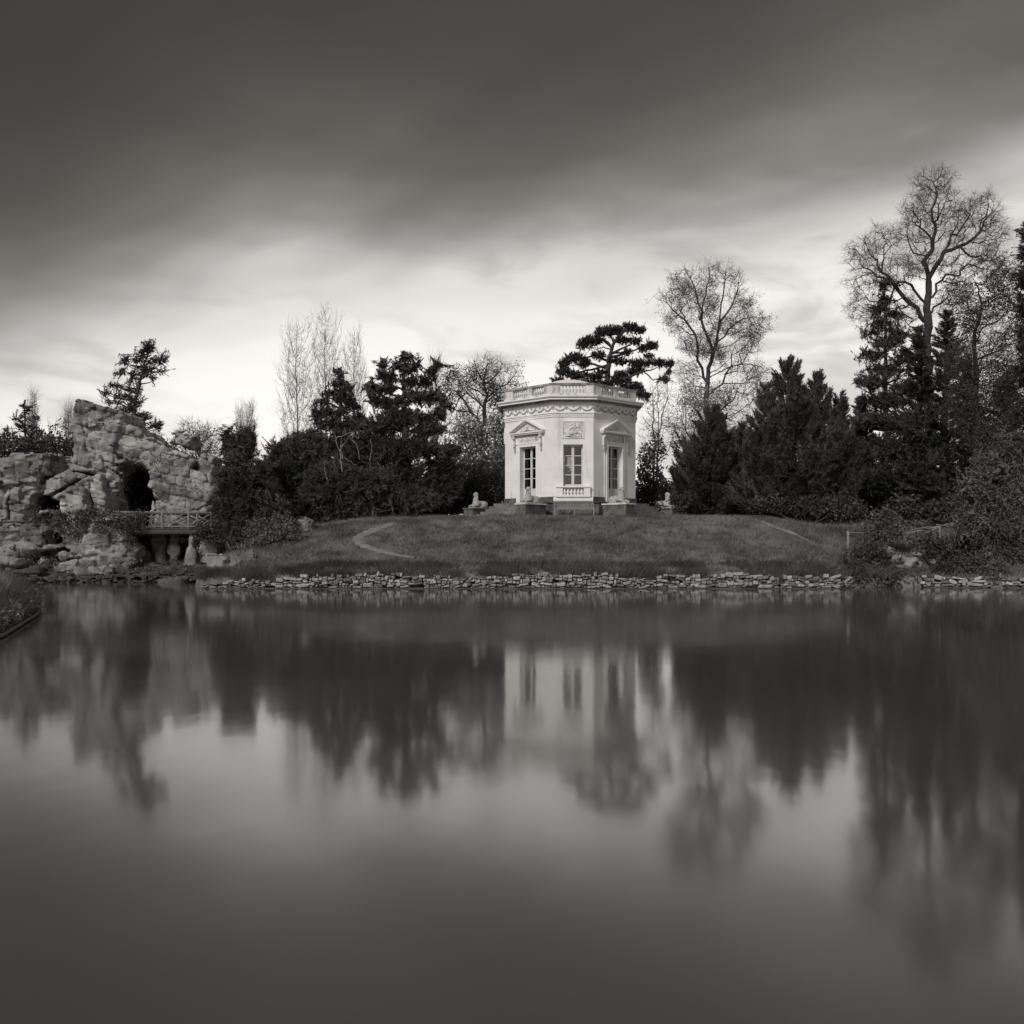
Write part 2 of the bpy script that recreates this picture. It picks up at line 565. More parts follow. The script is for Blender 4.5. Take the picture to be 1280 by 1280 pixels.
def grid(lo, hi, h):
    ax = [np.arange(lo[i], hi[i] + h, h) for i in range(3)]
    return np.meshgrid(*ax, indexing='ij'), np.array(lo, float)


def smin(a, b_, k):
    h = np.clip(0.5 + 0.5 * (b_ - a) / k, 0, 1)
    return b_ * (1 - h) + a * h - k * h * (1 - h)


def sd_ell(X, Y, Z, c, r):
    return (np.sqrt(((X - c[0]) / r[0]) ** 2 + ((Y - c[1]) / r[1]) ** 2 + ((Z - c[2]) / r[2]) ** 2) - 1) * min(r)


def sd_box(X, Y, Z, c, h, ang=0.0, rnd=0.1, yaw=0.0):
    """box turned by ang in the x,z plane (and yaw in plan) with rounded edges"""
    x, y, z = X - c[0], Y - c[1], Z - c[2]
    if yaw:
        x, y = x * math.cos(yaw) + y * math.sin(yaw), -x * math.sin(yaw) + y * math.cos(yaw)
    if ang:
        x, z = x * math.cos(ang) + z * math.sin(ang), -x * math.sin(ang) + z * math.cos(ang)
    q = [np.abs(x) - h[0] + rnd, np.abs(y) - h[1] + rnd, np.abs(z) - h[2] + rnd]
    out = np.sqrt(sum(np.maximum(t, 0) ** 2 for t in q))
    return out + np.minimum(np.maximum(q[0], np.maximum(q[1], q[2])), 0) - rnd


def sd_cap(X, Y, Z, a, b_, ra, rb):
    a, b_ = np.array(a, float), np.array(b_, float)
    d = b_ - a
    t = np.clip(((X - a[0]) * d[0] + (Y - a[1]) * d[1] + (Z - a[2]) * d[2]) / (d @ d), 0, 1)
    return np.sqrt((X - a[0] - t * d[0]) ** 2 + (Y - a[1] - t * d[1]) ** 2 + (Z - a[2] - t * d[2]) ** 2) - (ra + (rb - ra) * t)
# ------------------------------------------------------------------ ground and water
SHX = [-200, -60, -13.6, -12.9, -12.2, -11.4, 12.2, 13.0, 14.5, 17.5, 19.5, 22, 40, 200]
SHY = [60, 44, 44, 41.5, 38.9, 37.85, 37.85, 38.6, 39.3, 38.6, 38.0, 36.5, 20, -60]


def shore(x):
    return np.interp(x, SHX, SHY)


def bank_x(y):
    return np.interp(y, [-200, 0, 10, 17.8, 23.4, 28, 32, 36, 42, 50, 90], [-9, -8.2, -8.4, -9.05, -11.05, -13.1, -15.4, -17.8, -21, -30, -90])


def hground(x, y):
    x, y = np.asarray(x, float), np.asarray(y, float)
    d = y - shore(x)
    m_ = smooth(-11.2, -6.6, x) * (1 - smooth(11.3, 15.3, x))
    hm = np.interp(d, [0, 0.3, 1.2, 2.6, 4.2, 7.4, 8.7, 9.3, 13], [0.46, 0.56, 0.92, 1.22, 1.58, 2.60, 2.88, 2.95, 3.03])
    hs = np.interp(d, [0, .3, 2, 5, 8, 14, 30], [0.3, .45, .8, 1.5, 2.3, 2.9, 3.0])
    land = m_ * hm + (1 - m_) * hs
    nz_ = fbm(x * 0.5 + 40, y * 0.5 + 40, x * 0 + 3.5, 3, 5)
    land = land + nz_ * 0.28 * smooth(0.2, 2.0, d) * (1 - 0.85 * smooth(9, 10.5, d))
    land = np.where(d > 0, land, np.maximum(-1.2, -0.5 + d * 0.8))
    e = bank_x(y) - x
    lb = np.interp(e, [0, 0.15, 0.7, 2, 6, 20], [0.12, 0.22, 0.55, 0.72, 0.9, 1.6]) + nz_ * 0.15
    lb = np.where(e > 0, lb, -1.2)
    lb = np.where(y < 43, lb, -1.2)
    near = np.where(y < 1.2, 0.12 + 0.1 * smooth(1.2, -3, y), -1.2)
    return np.maximum(np.maximum(land, lb), near)


def axis(fine, step, coarse_lo, coarse_hi):
    a = np.arange(fine[0], fine[1] + step / 2, step)
    lo = fine[0] - np.array([900, 500, 300, 180, 100, 60, 35, 20, 10, 5, 2, 1])
    hi = fine[1] + np.array([1, 2, 5, 10, 20, 35, 60, 100, 180, 300, 500, 900, 1500])
    return np.concatenate([lo, a, hi])


gx = axis((-27, 27), 0.27, 0, 0)
gy = axis((12, 60), 0.28, 0, 0)
GX, GY = np.meshgrid(gx, gy, indexing='ij')
GZ = hground(GX, GY)
V = np.stack([GX.ravel(), GY.ravel(), GZ.ravel()], 1)
ni, nj = len(gx), len(gy)
q = (np.arange(ni - 1)[:, None] * nj + np.arange(nj - 1)[None, :]).ravel()
Q = np.stack([q, q + nj, q + nj + 1, q + 1], 1)
tag(link('ground', np_mesh('ground', V, Q, True), 'soil'), kind='structure')

wv = np.array([[-900, -900, 0], [900, -900, 0], [900, 70, 0], [-900, 70, 0]], float)
tag(link('lake_water', np_mesh('lake_water', wv, np.array([[0, 1, 2, 3]])), 'lake_water'), kind='structure')


def path_strip(name, pts, width, lift=0.025):
    """gravel path draped on the slope; pts = photo pixels with depth"""
    pts = np.array(pts, float)
    t = np.arange(len(pts)); tt = np.linspace(0, len(pts) - 1, 60)
    px_ = np.interp(tt, t, pts[:, 0]); py_ = np.interp(tt, t, pts[:, 1])
    ker = np.ones(9) / 9
    px_ = np.convolve(np.pad(px_, 4, 'edge'), ker, 'valid'); py_ = np.convolve(np.pad(py_, 4, 'edge'), ker, 'valid')
    dxy = np.gradient(np.stack([px_, py_], 1), axis=0)
    dxy /= np.linalg.norm(dxy, axis=1)[:, None]
    nrm = np.stack([-dxy[:, 1], dxy[:, 0]], 1)
    cols_ = 5
    vv = []
    wdt = np.interp(np.linspace(0, 1, 60), np.linspace(0, 1, len(width)), width)
    for c in range(cols_):
        u = (c / (cols_ - 1) - 0.5)
        w = wdt * (1 + 0.25 * np.sin(np.arange(60) * 1.7 + c * 2))
        x, y = px_ + nrm[:, 0] * u * w, py_ + nrm[:, 1] * u * w
        vv.append(np.stack([x, y, hground(x, y) + lift * (1 - 0.8 * abs(u) * 2) + 0.006], 1))
    vv = np.concatenate(vv)
    fs_ = []
    for c in range(cols_ - 1):
        for i in range(59):
            a = c * 60 + i
            fs_.append((a, a + 1, a + 61, a + 60))
    o = link(name, np_mesh(name, vv, np.array(fs_), True), 'path')
    tag(o, kind='structure')
    return o


def ground_hit(px, py):
    """where the sight line through a photo pixel meets the ground"""
    Y = np.linspace(30, 70, 1601)
    X = (px - 640) * Y / F
    Z = CZ - (py - HY) * Y / F
    below = np.argmax(hground(X, Y) > Z)
    return (X[below], Y[below])


left_path = [ground_hit(*p) for p in ((522, 699), (497, 695), (470, 688), (450, 681), (446, 674), (456, 667), (474, 660), (492, 655))]
path_strip('footpath', left_path, [0.2, 0.38, 0.5, 0.55, 0.4], 0.07)
right_path = [ground_hit(*p) for p in ((952, 652), (975, 662), (1000, 672), (1030, 683), (1052, 688))]
path_strip('footpath', right_path, [0.25, 0.4, 0.4, 0.6, 0.9], 0.07)

# ------------------------------------------------------------------ rubble retaining walls
STONES = []
for k in range(14):
    rr = np.random.default_rng(100 + k)
    nu = 8
    base = [(-1, -1), (0, -1.05), (1, -1), (1.06, 0), (1, 1), (0, 1.05), (-1, 1), (-1.06, 0)]
    ring = np.array([(x * (0.5 + rr.uniform(-.08, .02)), y * (0.5 + rr.uniform(-.12, .02))) for x, y in base])
    vv, ff = [], []
    for yy, sc in ((0.5, 1.0), (-0.25, 1.0), (-0.5 - rr.uniform(0, .2), 0.72)):
        for x, z in ring:
            vv.append((x * sc, yy + rr.uniform(-.06, .06) * (sc < 1), z * sc))
    for r_ in range(2):
        for i in range(8):
            ff.append((r_ * 8 + i, r_ * 8 + (i + 1) % 8, (r_ + 1) * 8 + (i + 1) % 8, (r_ + 1) * 8 + i))
    ff.append(tuple(range(16, 24)))
    me = bpy.data.meshes.new('stone'); me.from_pydata(vv, [], ff); me.update()
    me.materials.append(MATS['rubble'])
    STONES.append(me)
WET = []
for me in STONES:
    w_ = me.copy(); w_.materials.clear(); w_.materials.append(MATS['rubble_wet']); WET.append(w_)


def rubble_wall(name, label, x0, x1, htop, cap=300, seed=1, mean=0.33, NR=4):
    root = thing(name, label, 'wall', (x0, float(shore(x0)), 0))
    rr = np.random.default_rng(seed)
    # dark core behind the stones
    n_ = max(6, int((x1 - x0) / 0.4))
    xs_ = np.linspace(x0, x1, n_)
    ys_ = shore(xs_)
    vv, ff = [], []
    for x, y in zip(xs_, ys_):
        h = htop(x) - 0.04
        for yy, zz in ((-0.0, -0.5), (-0.0, h), (0.34, h), (0.34, -0.5)):
            vv.append((x - x0, y + yy - shore(x0), zz))
    for i in range(n_ - 1):
        for k in range(4):
            ff.append((i * 4 + k, i * 4 + (k + 1) % 4, i * 4 + 4 + (k + 1) % 4, i * 4 + 4 + k))
    ff += [(3, 2, 1, 0), tuple((n_ - 1) * 4 + k for k in range(4))]
    link('core', np_mesh('core', np.array(vv), np.array([f for f in ff if len(f) == 4]), False), 'mortar_and_shade', root)
    made = []
    # irregular stones: courses that swell and pinch
    x = x0
    row_edges = lambda xx, r, H: H * (r / NR + (0.20 * math.sin(xx * 1.9 + r * 2.1) + 0.24 * math.sin(xx * 5.3 + r * 1.7)) / NR)
    for r in range(NR):
        x = x0 + rr.uniform(-.15, 0.0)
        while x < x1:
            w = float(np.clip(rr.gamma(3.4, mean / 3.4), 0.09, 0.6))
            xc = x + w / 2
            H = htop(xc)
            za = 0.03 if r == 0 else row_edges(xc, r, H)
            zb = H + rr.uniform(-.10, .08) if r == NR - 1 else row_edges(xc, r + 1, H)
            if zb - za > 0.035:
                if rr.random() < 0.10 and zb - za > 0.16:      # a pair of thin ones
                    zm = za + (zb - za) * rr.uniform(.4, .6)
                    made.append((xc, za, zm, w, r)); made.append((xc, zm, zb, w * rr.uniform(.7, 1), r))
                elif rr.random() > 0.02:
                    made.append((xc, za, zb, w, r))
            x += w * rr.uniform(0.98, 1.06)
    made.sort(key=lambda t: -(t[2] - t[1]) * t[3])
    rest_v, rest_f = [], []
    off = 0
    for i, (xc, za, zb, w, r) in enumerate(made):
        me = (WET if r == 0 and rr.random() < .4 else STONES)[rr.integers(0, len(STONES))]
        y = float(shore(xc)) - 0.02 + rr.uniform(-.09, .05)
        sl = math.atan2(float(shore(xc + .2) - shore(xc - .2)), .4)
        M = Matrix.Translation((xc - x0, y - float(shore(x0)), (za + zb) / 2)) @ Matrix.Rotation(sl, 4, 'Z') @ Matrix.Rotation(rr.normal(0, .13), 4, 'Y') @ Matrix.Rotation(rr.uniform(-.25, .25), 4, 'X')
        S = Matrix.Diagonal((w * 0.96, rr.uniform(.14, .24), (zb - za) * 0.97, 1))
        if i < cap:
            o = bpy.data.objects.new('stone', me)
            col.objects.link(o); o.parent = root
            o.matrix_local = M @ S
        else:
            for v in me.vertices:
                rest_v.append(M @ S @ v.co)
            for p in me.polygons:
                rest_f.append(tuple(j + off for j in p.vertices))
            off += len(me.vertices)
    if rest_v:
        me = bpy.data.meshes.new('small_stones'); me.from_pydata([tuple(v) for v in rest_v], [], rest_f); me.update()
        o = link('small_stones', me, 'rubble', root); o['kind'] = 'stuff'
    # narrow footing just above the water
    mb = MB()
    for i in range(n_ - 1):
        a, b_ = (xs_[i] - x0, ys_[i] - shore(x0)), (xs_[i + 1] - x0, ys_[i + 1] - shore(x0))
        mb.prism([(a[0], a[1] - .24), (b_[0], b_[1] - .24), (b_[0], b_[1] - .02), (a[0], a[1] - .02)], -0.3, 0.035)
    mb.build('footing', 'rock_dark', root)
    return root


rubble_wall('rubble_wall', 'long low rubble stone retaining wall at the foot of the grassy mound', -11.6, 13.0,
            lambda x: 0.50 + 0.07 * math.sin(x * 0.9) + 0.05 * math.sin(x * 2.3) - 0.32 * (1 - float(smooth(-11.9, -7.5, x))), 300, 3, 0.20, 5)
rubble_wall('rubble_wall', 'short pale rubble wall at the water edge under dark shrubs', 15.9, 18.0,
            lambda x: 0.42 + 0.06 * math.sin(x * 2.1), 60, 5, 0.26)
rubble_wall('rubble_wall', 'stub of rubble wall at the photo\'s edge below the leafy shrub', 18.7, 20.5,
            lambda x: 0.36 + 0.05 * math.sin(x * 3.1), 60, 6, 0.26)

# ------------------------------------------------------------------ pavilion (octagon, four narrow and four wide faces)
PX, PY0, PZ = 3.03, 53.39, 3.03          # centre on the ground
HN, AN = 1.01, 3.39                      # half width and apothem of a narrow face
HW = (AN - HN) / math.sqrt(2)            # half width of a wide face
AW = (HN + AN) / math.sqrt(2)
T8 = math.tan(math.radians(22.5))
pav = thing('garden_pavilion', 'white octagonal stone garden pavilion with pedimented doors and balustraded roof', 'pavilion', (PX, PY0, PZ))


def zz(z):      # heights were measured above the water
    return z - PZ


def oct_pts(o):
    pts = []
    hn, an, hw, aw = HN + o * T8, AN + o, HW + o * T8, AW + o
    for k in range(4):
        a = k * math.pi / 2
        for u in (-hn, hn):
            pts.append((u * math.cos(a) + an * math.sin(a), u * math.sin(a) - an * math.cos(a)))
    return pts


def oct_ring(mb, oo, oi, z0, z1):
    A, B = oct_pts(oo), oct_pts(oi)
    for i in range(8):
        j = (i + 1) % 8
        mb.prism([A[i], A[j], B[j], B[i]], zz(z0), zz(z1))
    return mb


def oct_slab(mb, o, z0, z1):
    return mb.prism(oct_pts(o), zz(z0), zz(z1))


FACES = [(k * math.pi / 4, k % 2 == 0) for k in range(8)]     # (turn, narrow?)
Z_POD, Z_ARCH = 3.76, 7.98
TW = 0.45


def wall_mesh(narrow):
    h, a = (HN, AN) if narrow else (HW, AW)
    op, z0, z1 = (0.49, 4.54, 6.61) if narrow else (0.56, Z_POD, 6.61)
    yi, yo = -(a - TW), -a
    hi = h - TW * T8
    mb = MB()
    mb.prism([(-h, yo), (-op, yo), (-op, yi), (-hi, yi)], zz(Z_POD), zz(Z_ARCH))
    mb.prism([(op, yo), (h, yo), (hi, yi), (op, yi)], zz(Z_POD), zz(Z_ARCH))
    mb.prism([(-op, yo), (op, yo), (op, yi), (-op, yi)], zz(z1), zz(Z_ARCH))
    if z0 > Z_POD:
        mb.prism([(-op, yo), (op, yo), (op, yi), (-op, yi)], zz(Z_POD), zz(z0))
    me = mb.mesh('wall'); me.materials.append(MATS['stone_ashlar'])
    return me


def put(name, me, turn, parent=pav, loc=(0, 0, 0)):
    o = bpy.data.objects.new(name, me)
    col.objects.link(o); o.parent = parent
    o.location = loc
    o.rotation_euler = (0, 0, turn)
    return o


wm = {True: wall_mesh(True), False: wall_mesh(False)}
for turn, nar in FACES:
    put('wall', wm[nar], turn)

# base course, stained, stopping at the door cases
bc_n = MB().prism([(-HN - .05 * T8, -AN - .05), (HN + .05 * T8, -AN - .05), (HN, -AN), (-HN, -AN)], zz(Z_POD), zz(4.02)).mesh('base_course')
bc_w = []
for s_ in (-1, 1):
    e_ = [(s_ * .87, -AW - .05), (s_ * (HW + .05 * T8), -AW - .05), (s_ * HW, -AW), (s_ * .87, -AW)]
    bc_w.append(MB().prism(e_ if s_ > 0 else e_[::-1], zz(Z_POD), zz(4.02)).mesh('base_course'))
for me in [bc_n] + bc_w:
    me.materials.append(MATS['stone_mossy'])
for turn, nar in FACES:
    for me in ([bc_n] if nar else bc_w):
        put('base_course', me, turn)
# architrave, frieze, cornice, parapet
mb = MB()
oct_ring(mb, 0.035, -0.02, 7.98, 8.07); oct_ring(mb, 0.06, -0.02, 8.07, 8.15); oct_ring(mb, 0.095, -0.02, 8.15, 8.24)
mb.build('architrave', 'stone_white', pav)
oct_ring(MB(), 0.03, -TW, 8.24, 8.57).build('frieze', 'stone_white', pav)
mb = MB()
oct_ring(mb, 0.07, -TW, 8.57, 8.63); oct_ring(mb, 0.12, -TW, 8.63, 8.72)
oct_ring(mb, 0.36, -TW, 8.80, 8.89); oct_ring(mb, 0.40, -TW, 8.89, 8.93); oct_ring(mb, 0.44, -TW, 8.93, 8.985)
mb.build('cornice', 'stone_white', pav)
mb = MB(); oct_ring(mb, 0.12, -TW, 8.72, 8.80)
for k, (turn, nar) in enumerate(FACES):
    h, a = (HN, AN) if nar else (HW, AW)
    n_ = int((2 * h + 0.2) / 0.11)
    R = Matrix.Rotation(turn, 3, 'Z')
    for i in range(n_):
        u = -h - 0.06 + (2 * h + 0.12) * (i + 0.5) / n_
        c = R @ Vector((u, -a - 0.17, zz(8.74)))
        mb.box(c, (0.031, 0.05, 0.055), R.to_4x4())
o = mb.build('dentil_course', 'stone_soot_shade', pav); o['kind'] = 'stuff'  # shade under the cornice is put into this dark colour

# garlands along the frieze
def garland_mesh(w):
    mb = MB()
    n_ = 9
    pts, rad = [], []
    for i in range(n_):
        t = -1 + 2 * i / (n_ - 1)
        pts.append((t * w / 2 * 0.9, -0.03 - 0.012 * (1 - t * t), -0.19 * (1 - t * t) + .03))
        rad.append(0.014 + 0.022 * (1 - t * t))
    mb.tube(pts, rad, 6)
    for s_ in (-1, 1):
        mb.tube([(s_ * w / 2 * 0.97, -0.03, 0.06), (s_ * w / 2 * 0.97, -0.035, -0.02), (s_ * w / 2 * 0.97, -0.03, -0.13)], [0.03, 0.025, 0.008], 5)
    mb.box((0, -0.03, 0.06), (0.035, 0.03, 0.035))
    me = mb.mesh('garland'); me.materials.append(MATS['stone_relief'])
    return me


gm = {True: garland_mesh(2.0 / 3), False: garland_mesh(2 * HW / 6)}
for turn, nar in FACES:
    h, a, n_ = (HN, AN, 3) if nar else (HW, AW, 6)
    R = Matrix.Rotation(turn, 3, 'Z')
    for i in range(n_):
        c = R @ Vector((-h + 2 * h * (i + .5) / n_, -a - 0.03, zz(8.45)))
        put('garland', gm[nar], turn, loc=c)

# roof parapet: plinth, piers, balusters, coping
oct_ring(MB(), 0.03, -0.30, 8.985, 9.16).build('parapet_base', 'stone_weathered', pav)
oct_ring(MB(), 0.05, -0.32, 9.56, 9.66).build('coping', 'stone_soot_shade', pav)
bal_prof = [(0.055, 0), (0.055, .04), (0.035, .06), (0.06, .12), (0.068, .17), (0.03, .27), (0.028, .33), (0.05, .36), (0.05, .40)]
bme = MB().lathe(bal_prof, seg=8).mesh('baluster'); bme.materials.append(MATS['stone_weathered'])


def pier_mesh(u0, u1, a, th=0.26, m='stone_weathered'):
    me = MB().b2(u0, u1, -a - 0.02, -a + th, zz(9.16), zz(9.56)).mesh('parapet_pier')
    me.materials.append(MATS[m])
    return me


for nar in (True, False):
    h, a = (HN, AN) if nar else (HW, AW)
    if nar:
        piers = [(-h + .10, -0.62), (0.62, h - .10)]
        bals = [-0.5 + i * 0.165 for i in range(7)]
    else:
        piers = [(-h + .10, -1.10), (-0.06, 0.28), (1.10, h - .10)]
        bals = [-1.02 + i * 0.16 for i in range(6)] + [0.37 + i * 0.16 for i in range(5)]
    pms = [pier_mesh(u0, u1, a) for u0, u1 in piers]
    for turn, nn in FACES:
        if nn != nar:
            continue
        R = Matrix.Rotation(turn, 3, 'Z')
        for pm in pms:
            put('parapet_pier', pm, turn)
        for u in bals:
            put('baluster', bme, turn, loc=R @ Vector((u, -a + 0.10, zz(9.16))))
# corner piers
for i, (x, y) in enumerate(oct_pts(-0.13)):
    ang = math.radians(22.5) + (i // 2) * math.pi / 2 + (0 if i % 2 else -math.radians(45))
    me = MB().lathe([(0.17, 0), (0.17, 0.4)], seg=8).mesh('corner_pier'); me.materials.append(MATS['stone_weathered'])
    put('corner_pier', me, ang, loc=(x, y, zz(9.16)))
# roof: low lead dome inside the parapet
prof = []
for i in range(12):
    r = 3.0 * (1 - i / 11.0)
    prof.append((max(r, 0.02), zz(10.34 - 0.16 * r * r)))
o = MB().lathe(prof, seg=32).build('roof', 'stone_white', pav, smooth=True)
# ceiling and floor
oct_slab(MB(), -TW - 0.01, 8.3, 8.5).build('ceiling', 'interior', pav)
oct_slab(MB(), -TW - 0.01, 3.60, 3.765).build('floor', 'interior', pav)

# glazing -------------------------------------------------------------------------------
def pane_mesh(w, h):
    me = MB().b2(-w / 2, w / 2, -0.004, 0.004, 0, h).mesh('pane'); me.materials.append(MATS['glass'])
    return me


def glazed(name, hw, z0, z1, zsill, dep, rows=4):
    """double-leaf casement: outer frame, meeting stiles, glazing bars; returns (frame mesh, pane mesh, pane spots)"""
    mb = MB()
    y0, y1 = dep, dep + 0.06
    mb.b2(-hw, -hw + 0.06, y0, y1, z0, z1); mb.b2(hw - 0.06, hw, y0, y1, z0, z1)
    mb.b2(-hw + .06, hw - .06, y0, y1, z1 - 0.07, z1)
    mb.b2(-hw + .06, hw - .06, y0, y1, z0, zsill)
    if zsill - z0 > 0.3:        # raised panel of a door leaf
        for s_ in (-1, 1):
            c = s_ * hw / 2
            mb.b2(c - hw * .3, c + hw * .3, y0 - .02, y0 - .002, z0 + .12, zsill - .12)
    mb.b2(-0.065, 0.065, y0 - 0.015, y1, zsill, z1 - 0.07)
    spots = []
    hgt = (z1 - 0.07 - zsill) / rows
    pw = hw - .06 - .065
    for r in range(rows):
        if r:
            for s_ in (-1, 1):
                c = s_ * (0.065 + pw / 2)
                mb.b2(c - pw / 2, c + pw / 2, y0 + .005, y1 - .005, zsill + r * hgt - .018, zsill + r * hgt + .018)
        for s_ in (-1, 1):
            spots.append((s_ * (0.065 + pw / 2), (y0 + y1) / 2, zsill + r * hgt + 0.012))
    me = mb.mesh(name); me.materials.append(MATS['paint'])
    return me, pane_mesh(pw, hgt - 0.024), spots


wfr = glazed('window', 0.489, zz(4.56), zz(6.608), zz(4.64), -AN + 0.20)
dfr = glazed('door', 0.559, zz(3.77), zz(6.608), zz(4.49), -AW + 0.24)
for turn, nar in FACES:
    fm, pm, spots = wfr if nar else dfr
    w_ = put('window' if nar else 'door', fm, turn)
    for s_ in spots:
        put('pane', pm, 0, w_, s_)


# reliefs ---------------------------------------------------------------------------------
def relief_mesh(name, w, h, shapes, depth=0.07, res=44):
    """shallow carved panel: rounded limbs rising from a flat field (x,z from -1..1)"""
    nx_, nz_ = int(res * max(1, w / h)), res
    u = np.linspace(-1, 1, nx_); v = np.linspace(-1, 1, nz_)
    U, W = np.meshgrid(u, v, indexing='ij')
    H = np.zeros_like(U)
    asp = w / h
    for (x0, y0, r0, x1, y1, r1) in shapes:
        ax, ay, bx, by = x0 * asp, y0, x1 * asp, y1
        dx_, dy_ = bx - ax, by - ay
        t = np.clip(((U * asp - ax) * dx_ + (W - ay) * dy_) / max(1e-6, dx_ * dx_ + dy_ * dy_), 0, 1)
        d = np.hypot(U * asp - ax - t * dx_, W - ay - t * dy_)
        r = r0 + (r1 - r0) * t
        H = np.maximum(H, np.sqrt(np.clip(1 - (d / r) ** 2, 0, 1)) * (0.5 + r * 1.8))
    H = H * depth * (0.8 + 0.5 * vnoise(U * 7 + 9, W * 7 + 9, U * 0, 3))
    H[0, :] = H[-1, :] = 0; H[:, 0] = H[:, -1] = 0
    V = np.stack([(U * w / 2).ravel(), (-H).ravel(), (W * h / 2).ravel()], 1)
    q = (np.arange(nx_ - 1)[:, None] * nz_ + np.arange(nz_ - 1)[None, :]).ravel()
    return np_mesh(name, V, np.stack([q, q + nz_, q + nz_ + 1, q + 1], 1), True)


fig = [(-.75, -.75, .12, -.35, -.7, .2), (-.8, -.25, .16, -.55, -.55, .22), (-.6, -.3, .2, -.25, -.5, .26), (-.3, -.5, .24, .05, -.45, .2),
       (.12, .75, .14, .12, .76, .13), (.1, .5, .2, .2, .05, .24), (.2, .05, .24, .35, -.3, .2), (.3, -.3, .2, .75, -.45, .12), (.75, -.45, .12, .8, -.85, .08),
       (.2, .35, .1, .6, .35, .08), (.6, .35, .08, .85, -.1, .06), (0, .4, .09, -.3, .1, .07), (-.3, .1, .07, -.4, -.2, .06), (.55, .6, .12, .8, .2, .05),
       (-.2, -.85, .1, .5, -.85, .06), (-.2, .6, .06, .1, .9, .05), (.05, -.5, .15, .3, -.75, .1)]
rp = relief_mesh('relief_panel', 1.0, 0.80, fig, 0.075); rp.materials.append(MATS['stone_weathered'])
frm = MB()
for (x0, x1, z0, z1) in ((-.53, .53, .40, .43), (-.53, .53, -.43, -.40), (-.53, -.5, -.40, .40), (.5, .53, -.40, .40)):
    frm.b2(x0, x1, -0.035, 0.0, z0, z1)
frm = frm.mesh('relief_frame'); frm.materials.append(MATS['stone_white'])
for turn, nar in FACES:
    if nar:
        c = Matrix.Rotation(turn, 3, 'Z') @ Vector((0, -AN - 0.004, zz(7.34)))
        o = put('relief_panel', rp, turn, loc=c)
        put('relief_frame', frm, 0, o)

# pedimented door cases on the wide faces
tym = [(-.55, -.7, .14, -.2, -.6, .2), (-.2, -.6, .2, .1, -.35, .24), (.1, -.3, .25, .12, -.05, .16), (.12, -.5, .22, .5, -.7, .16), (.5, -.7, .12, .75, -.82, .05), (-.55, -.7, .1, -.8, -.85, .05), (-.1, -.2, .1, .15, .25, .09)]
scr = []
for i in range(9):
    x = -.84 + i * .21
    scr += [(x, .35 * (-1) ** i, .22, x + .1, -.3 * (-1) ** i, .14), (x + .02, -.45 * (-1) ** i, .13, x + .06, -.5 * (-1) ** i, .13)]
mb = MB()
for s_ in (-1, 1):                                   # moulded surround
    mb.b2(s_ * .56 if s_ > 0 else -.72, .72 if s_ > 0 else -.56, -AW - .05, -AW, zz(3.77), zz(6.61))
    mb.b2(.72 if s_ > 0 else -.86, .86 if s_ > 0 else -.72, -AW - .025, -AW, zz(3.77), zz(6.75))
mb.b2(-.72, .72, -AW - .05, -AW, zz(6.61), zz(6.75))
mb.b2(-.86, .86, -AW - .07, -AW, zz(6.75), zz(6.80))
me_sur = mb.mesh('door_surround'); me_sur.materials.append(MATS['stone_white'])
mb = MB()                                            # scroll bracket
mb.extr([(-.05, 0), (.05, 0), (.05, .42), (-.05, .42)], -.09, 0)
mb.extr([(-.055, .42), (.055, .42), (.055, .60), (-.055, .60)], -.17, 0)
mb.tube([(-.06, -.12, .44), (.06, -.12, .44)], .065, 8)
mb.tube([(-.055, -.06, .02), (.055, -.06, .02)], .06, 8)
mb.lathe([(.01, -.30), (.05, -.22), (.055, -.12), (.03, -.02)], (0, -.045, 0), 7)
me_con = mb.mesh('console'); me_con.materials.append(MATS['stone_weathered'])
mb = MB()
mb.b2(-1.16, 1.16, -AW - .24, -AW, zz(7.28), zz(7.34))
mb.b2(-1.12, 1.12, -AW - .19, -AW, zz(7.22), zz(7.28))
mb.extr([(-1.0, zz(7.34)), (1.0, zz(7.34)), (0, zz(7.84))], -AW - .04, -AW)
for s_ in (-1, 1):
    for (yo, w0, w1) in ((.25, .0, .055), (.20, -.055, 0.0), (.12, -.10, -.055)):
        poly = [(s_ * 1.18, zz(7.345) + w0), (0, zz(7.935) + w0), (0, zz(7.935) + w1), (s_ * 1.18, zz(7.345) + w1)]
        poly = [(x, max(z, zz(7.342))) for x, z in poly]
        if s_ < 0:
            poly = poly[::-1]
        mb.extr(poly[::-1], -AW - yo, -AW - 0.002)
me_ped = mb.mesh('pediment'); me_ped.materials.append(MATS['stone_white'])
me_tym = relief_mesh('relief', 1.5, 0.42, tym, 0.09, 26); me_tym.materials.append(MATS['stone_weathered'])
# trim the relief field to the triangle by dropping outlying faces
me_scr = relief_mesh('carved_frieze', 1.44, 0.34, scr, 0.05, 20); me_scr.materials.append(MATS['stone_weathered'])
import bmesh
bm = bmesh.new(); bm.from_mesh(me_tym)
dead = [f for f in bm.faces if f.calc_center_median().z + 0.21 > 0.42 * (1 - abs(f.calc_center_median().x) / 0.78)]
bmesh.ops.delete(bm, geom=dead, context='FACES'); bm.to_mesh(me_tym); bm.free()
for turn, nar in FACES:
    if nar:
        continue
    R = Matrix.Rotation(turn, 3, 'Z')
    put('door_surround', me_sur, turn)
    for s_ in (-1, 1):
        put('console', me_con, turn, loc=R @ Vector((s_ * 0.93, -AW - .002, zz(6.62))))
    put('carved_frieze', me_scr, turn, loc=R @ Vector((0, -AW - .012, zz(7.01))))
    o = put('pediment', me_ped, turn)
    put('relief', me_tym, 0, o, (0, -AW - .045, zz(7.56)))

